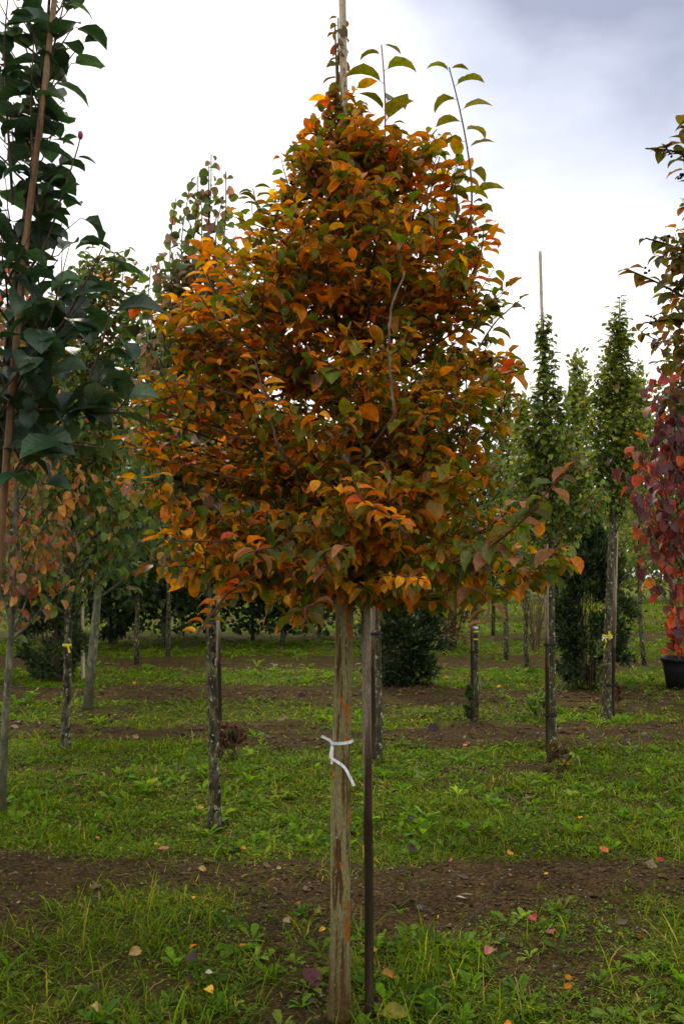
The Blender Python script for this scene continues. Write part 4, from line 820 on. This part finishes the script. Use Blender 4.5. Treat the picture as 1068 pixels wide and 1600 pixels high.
# ------------------------------------------------------------------ shrubs
def shrub(name, label, seed, cx, ybase, rows, Y, pal_, wts, nleaf, leaf, prof, wr, mat, stems=7, group='shrubs in the rows behind', spread=.3, stemr=.012, bark=None, updir=.5, cat='shrub', clump=60):
    rng = np.random.default_rng(seed); base = at(cx, ybase, Y); base[2] = float(gh(base[0], Y)) - .03
    t = empty(name, base, label, cat, group)
    C = Crown([(cx, ybase), (cx, min(r[0] for r in rows))], rows, Y)
    z0, z1 = C.Z[0], C.Z[-1]; tips = []; tb = Tubes()
    for i in range(stems):
        az = i * 2.4 + rng.normal(0, .3); zt = z0 + (z1 - z0) * rng.uniform(.55, .97); rr = C.r(zt, az) * rng.uniform(.3, .8)
        a = base + np.array([math.cos(az), math.sin(az), 0]) * .06; b = np.array([base[0] + math.cos(az) * rr, base[1] + math.sin(az) * rr, zt])
        q = np.linspace(0, 1, 8)[:, None]; pts = a * (1 - q) + b * q; pts[:, :2] += (a[:2] - b[:2]) * .25 * np.sin(q * math.pi) * .6; pts[1:] += np.cumsum(rng.normal(0, .02, (7, 3)), 0)
        tb.add(pts, np.linspace(stemr, .004, 8), 6, cap=False)
        for s_ in range(5):
            f = rng.integers(2, 8); az2 = rng.random() * 6.28; ln = rng.uniform(.12, .4) * (z1 - z0) * .6
            p2 = pts[f] + np.array([math.cos(az2) * .5, math.sin(az2) * .5, .8]) * ln; tb.add(np.linspace(pts[f], p2, 4), np.linspace(.006, .002, 4), 4, cap=False)
    tb.build('stem', bark or B_twig, t, base)
    if nleaf:
        # clumps through the volume, leaves around each
        cz = z0 + (z1 - z0) * rng.random(clump) ** .8; ca = rng.random(clump) * 6.28
        cr = np.array([C.r(z, a) for z, a in zip(cz, ca)]) * np.sqrt(rng.uniform(.1, .82, clump)); cc = np.stack([base[0] + np.cos(ca) * cr, base[1] + np.sin(ca) * cr, cz], -1)
        k = rng.integers(0, clump, nleaf); sg = spread * (np.interp(cz, C.Z, C.XR - C.XL).mean()) * .22
        d = rng.normal(0, 1, (nleaf, 3)); P = cc[k] + d * sg; P[:, 2] = np.maximum(P[:, 2], base[2] + .03)
        keep = np.array([math.hypot(p[0] - base[0], p[1] - base[1]) < C.r(min(max(p[2], z0), z1), math.atan2(p[1] - base[1], p[0] - base[0])) * 1.12 for p in P]); P = P[keep]; d = d[keep]; n = len(P)
        ax = nrm(nrm(P - [base[0], base[1], (z0 + z1) / 2 - .3]) * .8 + np.array([0, 0, updir]) + rng.normal(0, .5, (n, 3))); no = rng.normal(0, .6, (n, 3)) + [0, 0, 1]
        c = pal(rng, n, pal_, wts, .2) * (.8 + .4 * rng.random(clump))[k[keep]][:, None]; L = leaf * rng.uniform(.6, 1.3, n); bl = Leaves()
        bl.add(P, ax, no, L, L * wr, rng.uniform(0, .9, n), .25, c, c * 1.15); bl.build('crown', mat, prof, t, base, rng=rng)
    return t
DK = [(.020, .040, .010), (.032, .058, .014), (.014, .028, .010), (.055, .085, .02)]
shrub('evergreen_shrub', 'rounded dark evergreen shrub behind the white-blotched trunk', 401, 628, 1068, [(1066, 590, 668), (1040, 565, 690), (1000, 555, 698), (960, 560, 690), (920, 575, 670), (880, 595, 650)], 14.6, DK, [3, 3, 2, 1], 14000, .08, 'small', .20, M_soft, clump=110)
shrub('evergreen_shrub', 'tall dark evergreen shrub between the two lichen trunks at right', 402, 915, 1070, [(1068, 875, 955), (1030, 864, 985), (980, 862, 1000), (930, 870, 995), (880, 880, 975), (840, 890, 950), (800, 900, 930)], 14.4, DK, [3, 3, 2, .8], 22000, .075, 'small', .20, M_soft, clump=150)
shrub('evergreen_shrub', 'low rounded evergreen shrub at the left behind the yellow ribboned trunk', 403, 86, 1058, [(1058, 55, 120), (1030, 35, 138), (990, 25, 140), (950, 30, 130), (915, 50, 110)], 15.4, DK[:2] + [(.05, .08, .02)], [3, 3, 2], 7500, .08, 'small', .22, M_soft, clump=80)
shrub('brown_leaved_shrub', 'thin shrub with sparse brown and yellow leaves beyond the slim banded trunk', 404, 706, 1012, [(1010, 685, 725), (980, 670, 748), (950, 665, 755), (920, 670, 750), (890, 680, 740)], 22, [(.16, .09, .02), (.10, .09, .02), (.08, .05, .03)], [3, 3, 2], 900, .11, 'small', .3, M_soft, stems=14, stemr=.02)
shrub('bare_shrub', 'leafless upright shrub with thin brown twigs in bright grass', 405, 836, 1014, [(1012, 828, 844), (960, 810, 862), (920, 800, 872), (890, 800, 872)], 21.5, [(.1, .08, .04)], [1], 60, .1, 'small', .3, M_soft, stems=16, stemr=.016, bark=bark_mat('reed_brown', [(.3, (.09, .05, .03)), (.7, (.22, .14, .09))]))
shrub('many_stemmed_shrub', 'dark many-stemmed shrub in the shade left of the mottled trunk', 406, 176, 1003, [(1000, 166, 190), (960, 140, 222), (910, 120, 240), (860, 120, 240), (800, 140, 220)], 24, DK[:3], [3, 3, 2], 3500, .16, 'small', .3, M_soft, stems=12, stemr=.05, bark=B_dark)
shrub('ivy_clump', 'small ivy clump at the foot of the slim banded trunk', 407, 732, 1130, [(1128, 722, 740), (1110, 719, 741), (1090, 723, 740), (1075, 728, 736)], 10.9, [(.05, .08, .02), (.03, .055, .015), (.08, .09, .03)], [3, 2, 1], 700, .035, 'ovate', .38, M_soft, stems=4, stemr=.004, cat='plant', group='low plants by the trunks', clump=18)
shrub('trunk_sprouts', 'thin green sprouts climbing the left of the ribboned pale trunk', 408, 939, 1075, [(1075, 936, 944), (1040, 932, 944), (1000, 934, 944)], 11.25, [(.09, .13, .03), (.06, .10, .02)], [1, 1], 180, .05, 'small', .35, M_soft, stems=3, stemr=.004, cat='plant', group='low plants by the trunks', clump=12)
DRY = [(.12, .055, .025), (.07, .035, .02), (.20, .12, .05), (.06, .07, .02)]
shrub('dry_weed_clump', 'dry brown weed clump behind the foot of the mottled dark trunk', 409, 358, 1185, [(1183, 335, 390), (1165, 340, 385), (1135, 348, 365)], 8.7, DRY, [3, 3, 1, 1.5], 350, .06, 'small', .3, M_litter, stems=8, stemr=.004, cat='plant', group='low plants by the trunks', clump=14)
shrub('dry_weed_clump', 'brown and yellow withered clump at the foot of the tall pole tree', 410, 868, 1196, [(1195, 845, 895), (1180, 850, 888), (1168, 858, 880)], 8.35, DRY + [(.3, .25, .03)], [3, 2, 1, 2, 1], 260, .05, 'small', .35, M_litter, stems=6, stemr=.003, cat='plant', group='low plants by the trunks', clump=10)
shrub('dry_weed_clump', 'withered brown clump beside the yellow and white ribboned trunk', 411, 958, 1098, [(1098, 945, 975), (1085, 948, 972), (1076, 955, 968)], 11.9, DRY, [3, 2, 1, 2], 200, .06, 'small', .35, M_litter, stems=6, stemr=.004, cat='plant', group='low plants by the trunks', clump=10)
shrub('bright_dock_plant', 'leafy pale green weed growing left of the tall pole tree', 412, 838, 1122, [(1122, 828, 850), (1108, 822, 855), (1095, 830, 848)], 11.2, [(.12, .19, .04), (.15, .22, .07)], [1, 1], 60, .14, 'small', .3, M_weed, stems=4, stemr=.004, cat='plant', group='low plants by the trunks', clump=6)

# black pot with a shrub at the right edge
def pot():
    Y = 14.2; c = at(1069, 1072, Y); c[2] = float(gh(c[0], Y)); n = 32; th = np.arange(n) * 2 * math.pi / n; prof = [(.20, 0), (.235, .24), (.245, .30), (.262, .30), (.262, .335), (.235, .335), (.225, .27), (.0, .26)]
    V = np.concatenate([np.stack([r * np.cos(th), r * np.sin(th), np.full(n, z)], -1) for r, z in prof]); Fs = [(a * n + i, a * n + (i + 1) % n, (a + 1) * n + (i + 1) % n, (a + 1) * n + i) for a in range(len(prof) - 1) for i in range(n)] + [tuple(range(n))[::-1]]
    tag(mesh_obj('plant_pot', V * 1.25, Fs, M_pot, loc=c), 'black plastic plant pot on the grass under the red leaves', 'pot')
    c2 = c + [0, 0, .3]
pot()
shrub('potted_shrub', 'red leaved shrub growing in the black pot', 413, 1069, 1045, [(1040, 1050, 1090), (1000, 1042, 1110), (960, 1048, 1110)], 14.2, REDS[:4], [3, 2, 1, 2], 260, .12, 'small', .3, M_soft, stems=6, stemr=.012)

# ------------------------------------------------------------------ trees in the rows farther back
GF = 'trees in the far rows'
def far_tree(label, seed, px, Y, ytop, halfw, ycb, cols, w, n=2600, leaf=.13, shape='cone', trunk=True, bark=None, clump=90, name='nursery_tree'):
    rng = np.random.default_rng(seed); yb = 900 + 2488 / Y; base = at(px, yb, Y); base[2] = float(gh(base[0], Y)) - .05
    t = empty(name, base, label, 'tree', GF); top = at(px, ytop, Y)[2]; zb = at(px, ycb, Y)[2]; hw = halfw / F * Y
    tb = Tubes(); q = np.stack([base[0] + rng.normal(0, .02, 14).cumsum(), base[1] + np.zeros(14), np.linspace(base[2], top - .3, 14)], -1); tb.add(q, np.linspace(.055 * (Y / 25) ** .5, .012, 14), 8, lump=.1, rng=rng)
    az = rng.random(clump) * 6.28; f = rng.random(clump) ** .9; zc = zb + (top - zb) * f
    prof = {'cone': np.minimum(1, (1 - f) * 1.15 + .06) * np.minimum(1, f * 5 + .55), 'round': np.sqrt(np.clip(1 - (2 * f - .9) ** 2 / 1.25, .05, 1))}[shape]
    r = hw * prof * np.sqrt(rng.uniform(.05, 1, clump)) * rng.uniform(.8, 1.15, clump); cc = np.stack([base[0] + np.cos(az) * r, base[1] + np.sin(az) * r, zc], -1)
    for i in range(0, clump, 2):
        j = min(13, max(1, int((zc[i] - .3 * r[i] - base[2]) / (top - .3 - base[2]) * 13))); m_ = (q[j] + cc[i]) / 2 + [0, 0, -.05]; tb.add(np.array([q[j], m_, cc[i]]), [.014, .009, .004], 4, cap=False)
    tb.build('trunk', bark or B_dark, t, base)
    k = rng.integers(0, clump, n); sg = hw * .20; d = rng.normal(0, 1, (n, 3)) * [sg, sg, sg * (1.5 if shape == 'cone' else 1)]; P = cc[k] + d; P[:, 2] = np.clip(P[:, 2], zb - .15, None)
    ax = nrm(d / sg * .4 + [0, 0, .4] + rng.normal(0, .6, (n, 3))); no = rng.normal(0, .7, (n, 3)) + [0, 0, .8]
    c = pal(rng, n, cols, w, .2) * rng.uniform(.75, 1.25, clump)[k][:, None]; L = leaf * rng.uniform(.6, 1.3, n); bl = Leaves()
    bl.add(P, ax, no, L, L * .36, rng.uniform(0, .8, n), .25, c, c * 1.1); bl.build('crown', M_far, 'small', t, base, rng=rng)
FG = [(.10, .16, .02), (.065, .11, .016), (.17, .21, .03), (.045, .08, .014)]
FO = [(.16, .11, .025), (.09, .10, .02), (.24, .11, .03), (.06, .08, .018)]
FP = [(.18, .22, .035), (.24, .26, .05), (.13, .18, .025), (.08, .12, .02)]
for i, a in enumerate([
    ('thin pointed tree rising between the orange tree and the bare pole', 822, 17, 628, 26, 870, FP, 1800, .085, 'cone'),
    ('pointed green tree whose tip shows left of the bare pole', 792, 19, 606, 30, 880, FP, 2200, .09, 'cone'),
    ('slender tree whose tip stands just left of the pointed green tree', 908, 17, 568, 30, 850, FP, 2400, .085, 'cone'),
    ('slender tree whose tip stands right of the pointed green tree', 1006, 18, 598, 34, 860, FP, 2400, .09, 'cone'),
    ('bushy green tree behind the tall pole tree', 880, 24, 690, 60, 900, FG, 3400, .13, 'round'),
    ('green tree behind the red leaves at right edge', 1050, 26, 660, 80, 905, FG, 3600, .14, 'round'),
    ('green tree filling behind the lower right of the orange crown', 770, 27, 730, 70, 905, FG, 3000, .14, 'round'),
    ('dense green tree directly behind the orange crown', 640, 24, 700, 80, 915, FG, 3200, .13, 'round'),
    ('very broad dark tree low over the shaded soil, between leaning trunk and mottled trunk', 255, 23, 690, 105, 972, DK, 7000, .15, 'round'),
    ('very broad dark tree low over the shaded soil, between mottled trunk and ribboned trunk', 440, 23.5, 720, 100, 974, DK, 7000, .15, 'round'),
    ('dark bushy tree closing the gap left of the leaning trunk', 90, 26, 640, 95, 962, DK, 6000, .15, 'round'),
    ('broad dark tree behind the white-ribboned trunk', 500, 26, 690, 90, 955, DK, 3800, .15, 'round'),
    ('broad dark tree shading the bare soil behind the mottled trunk', 395, 25, 700, 95, 968, DK, 4200, .15, 'round'),
    ('dark tree behind the round-leaved tree', 285, 27, 670, 85, 962, DK, 3800, .15, 'round'),
    ('olive and orange tree between the leaning trunk and round-leaved tree', 215, 18, 520, 62, 940, DK, 3400, .12, 'round'),  # dark palette paints in the shade of dense undergrowth
    ('olive tree behind the leaning trunk', 130, 22, 540, 80, 940, DK, 3600, .13, 'round'),  # crown colour darkened too, standing in for undergrowth shade
    ('green tree behind the forked pale trunk', 40, 20, 500, 80, 925, FG, 3600, .13, 'round'),
    ('orange tinted tree beyond the left edge trunks', -20, 15, 600, 70, 940, FO, 2600, .11, 'round'),
    ('pale green tree behind the pointed green tree', 965, 32, 760, 70, 905, FP, 2800, .16, 'round'),
    ('tall pointed tree partly hidden by the pink-tinted crown', 262, 20, 520, 45, 880, FP, 2600, .10, 'cone'),
    ('green tree just past the right edge row end', 1120, 22, 620, 80, 900, FG, 2600, .13, 'round'),
    ('green tree beyond the left edge', -110, 24, 600, 90, 910, FG, 2600, .14, 'round'),
    ('pale green far tree in the gap over bright grass', 820, 38, 790, 60, 905, FP, 2400, .18, 'round'),
    ('pale green far tree behind the dark evergreen at right', 905, 42, 800, 60, 905, FP, 2400, .18, 'round'),
    ('far green tree behind the rounded evergreen', 700, 40, 780, 70, 905, FG, 2400, .18, 'round'),
    ]):
    far_tree(a[0], 500 + i, a[1], a[2], a[3], a[4], a[5], a[6], [3, 3, 2, 2][:len(a[6])], a[7], a[8], a[9], name='pointed_tree' if a[9] == 'cone' else 'round_crowned_tree')
def wood():
    rng = np.random.default_rng(77); bl = Leaves(); n = 42000; cl = 420
    x = rng.uniform(-60, 60, cl); y = rng.uniform(58, 76, cl); z = rng.uniform(.6, 1, cl) ** 1 * (5.5 + 3.5 * fbm(x * .12, y * 0, 7, 3)) * rng.uniform(.1, 1, cl); k = rng.integers(0, cl, n)
    P = np.stack([x, y, z], -1)[k] + rng.normal(0, 1, (n, 3)) * [1.3, 1.2, .9]; P[:, 2] = np.abs(P[:, 2])
    ax = rng.normal(0, .7, (n, 3)) + [0, 0, .5]; no = rng.normal(0, .7, (n, 3)) + [0, -.3, .8]
    c = pal(rng, n, FG + FP[:2], [3, 3, 2, 2, 2, 1], .2) * rng.uniform(.7, 1.3, cl)[k][:, None]; L = rng.uniform(.25, .6, n); bl.add(P, ax, no, L, L * .4, .4, .2, c, c)
    tag(bl.build('far_wood', M_far, 'small', rng=rng), 'far wood closing the view behind the nursery rows', 'wood', kind='stuff')
wood()

# ------------------------------------------------------------------ fallen leaves
def fallen():
    rng = np.random.default_rng(900); G = 'fallen leaves on the ground'
    Yl, Or, Rd, Tn, Dk, Pk, Wh = (.62, .36, .02), (.58, .19, .015), (.36, .035, .02), (.42, .27, .10), (.035, .018, .018), (.42, .12, .10), (.6, .55, .45)
    T = [(308, 1357, Tn, .05, 'pale tan leaf alone on the bare soil strip left of the trunk'), (303, 1401, Yl, .026, 'small round yellow leaf at the near edge of the soil strip'), (320, 1541, Yl, .05, 'bright yellow leaf standing in grass near the bottom left'),
         (223, 1484, Tn, .055, 'tan brown curled leaf in the left grass'), (309, 1473, Or, .035, 'orange leaf in the grass left of the ribboned trunk'), (382, 1478, Or, .035, 'orange and yellow leaf nearest left of the ribboned trunk in long grass'),
         (510, 1446, Yl, .036, 'yellow leaf touching the left side of the ribboned trunk'), (503, 1426, Tn, .042, 'tan leaf just above the yellow leaf beside the ribboned trunk'), (465, 1410, Rd, .028, 'small red leaf left of the ribboned trunk'),
         (366, 1421, Dk, .055, 'dull purple leaf at the edge of the soil strip'), (290, 1490, Dk, .07, 'large dark brown leaf on bare soil between left tufts'), (146, 1563, Tn, .05, 'tan leaf near the bottom left corner'),
         (319, 1516, Wh, .03, 'whitish shrivelled leaf above the bright yellow leaf'), (240, 1321, Yl, .04, 'yellow leaf on the far edge of the soil strip'), (266, 1322, Pk, .06, 'pinkish brown curled leaf at the far edge of the soil strip'),
         (308, 1258, Or, .045, 'orange leaf in the grass left of the mottled trunk'), (155, 1302, Or, .03, 'small orange leaf near the leftmost soil edge'), (376, 1320, Or, .035, 'small orange leaf right of the mottled trunk foot'),
         (686, 1432, Yl, .05, 'bright yellow notched leaf right of the wooden stake'), (837, 1444, Rd, .06, 'large bright red leaf in the right grass'), (864, 1460, (.25, .04, .05), .055, 'purplish red leaf beside the bright red one'),
         (769, 1486, Pk, .052, 'pinkish red oval leaf lying on bare soil'), (658, 1423, Dk, .05, 'dark purple leaf at the soil edge right of the stake'), (782, 1458, Dk, .055, 'dark shrivelled leaf between the weeds and the red leaf'),
         (880, 1532, Or, .038, 'upper of two orange leaves near the lower right'), (879, 1550, Or, .034, 'lower of two orange leaves near the lower right'), (620, 1527, (.40, .16, .02), .075, 'large ragged orange brown leaf right of the stake foot'),
         (590, 1481, Yl, .028, 'small yellow leaf touching the wooden stake'), (786, 1595, Or, .035, 'orange leaf on the bottom edge right of centre'), (809, 1556, Tn, .028, 'small tan leaf on dark soil right of the stake'),
         (796, 1374, Yl, .034, 'yellow leaf in the middle of the right soil strip'), (791, 1339, Or, .045, 'orange leaf standing at the far edge of the right soil strip'), (708, 1352, Pk, .04, 'pink leaf on the soil strip right of the stake'),
         (951, 1340, (.5, .12, .03), .06, 'orange red curled leaf by the grass edge at right'), (903, 1272, Or, .042, 'orange leaf deep in the right grass'), (640, 1275, Dk, .06, 'blackened leaf in the grass right of the ribbon'),
         (633, 1327, Dk, .085, 'large blackened leaf at the soil edge right of the stake'), (729, 1299, (.06, .025, .02), .06, 'dark brown leaf in the grass right of the black leaf'), (1038, 1347, Rd, .04, 'red leaf near the right edge of the soil strip'),
         (990, 1459, (.14, .04, .03), .05, 'dark red leaf in the right grass'), (1003, 1464, Or, .035, 'orange leaf next to the dark red one'), (848, 1372, Yl, .026, 'small yellow leaf at the right of the soil strip'), (1000, 1280, (.14, .05, .05), .05, 'brownish purple leaf in the far right grass'),
         (723, 1164, Or, .055, 'orange leaf in grass beyond the stake'), (701, 1054, Or, .07, 'orange leaf on the strip beside the evergreen shrub'), (784, 1069, Yl, .08, 'yellow leaf on the strip right of the banded trunk'), (666, 1141, Dk, .12, 'black leaf heap on the far soil strip'),
         (210, 1066, Or, .08, 'orange leaf right of the leaning trunk'), (500, 1545, (.09, .03, .03), .11, 'large purple brown leaf at the foot of the ribboned trunk'), (590, 1580, (.22, .20, .02), .10, 'yellow green leaf at the foot of the wooden stake'),
         (440, 1362, Tn, .03, 'pale tan scrap on the soil strip left of the trunk'), (728, 1409, Wh, .045, 'pale twig-like leaf on the soil strip')]
    for i, (px, py, c, L, lab) in enumerate(T):
        g = gat(px, py); g[2] = gh(g[0], g[1]); 
        lift = .012 + .045 * float(cover(g[0], g[1]) > .45); c_ = np.array(c); a = rng.random() * 6.28; bl = Leaves()
        # step back towards the camera by the lift so it is seen on top of the blades
        g = g * (1 - lift / CAMH * .9); z = float(gh(g[0], g[1])) + lift
        ax = np.array([[math.cos(a), math.sin(a), rng.normal(.1, .25)]]); no = np.array([[rng.normal(0, .3), -.55 + rng.normal(0, .2), 1]])
        bl.add(np.zeros((1, 3)), ax, no, L, L * (.40 if 'twig' not in lab else .1), rng.uniform(-.3, 1.0), rng.uniform(.1, .6), c_, c_ * rng.uniform(.6, 1.2))
        tag(bl.build('fallen_leaf', M_litter, 'ovate', cols=5, rng=rng, loc=(g[0], g[1], z)), lab, 'leaf', G)
fallen()

# thin black irrigation line crossing the right side
W_ = []
for k, (px, py) in enumerate([(1140, 1075), (1068, 1118), (1010, 1165), (960, 1212), (900, 1262), (850, 1318), (790, 1385), (740, 1440), (690, 1500)]):
    g = gat(px, py); W_.append((g[0], g[1], float(gh(g[0], g[1])) + .03))
W_ = np.array(W_); q = np.stack([np.interp(np.linspace(0, 8, 60), range(9), W_[:, i]) for i in range(3)], -1)
for _ in range(3): q[1:-1] = (q[:-2] + 2 * q[1:-1] + q[2:]) / 4
tb = Tubes(); tb.add(q, .0028, 8); tag(tb.build('irrigation_line', M_rubber, None, q[0], loc=q[0]), 'thin black irrigation line lying slantwise across the right grass', 'hose')
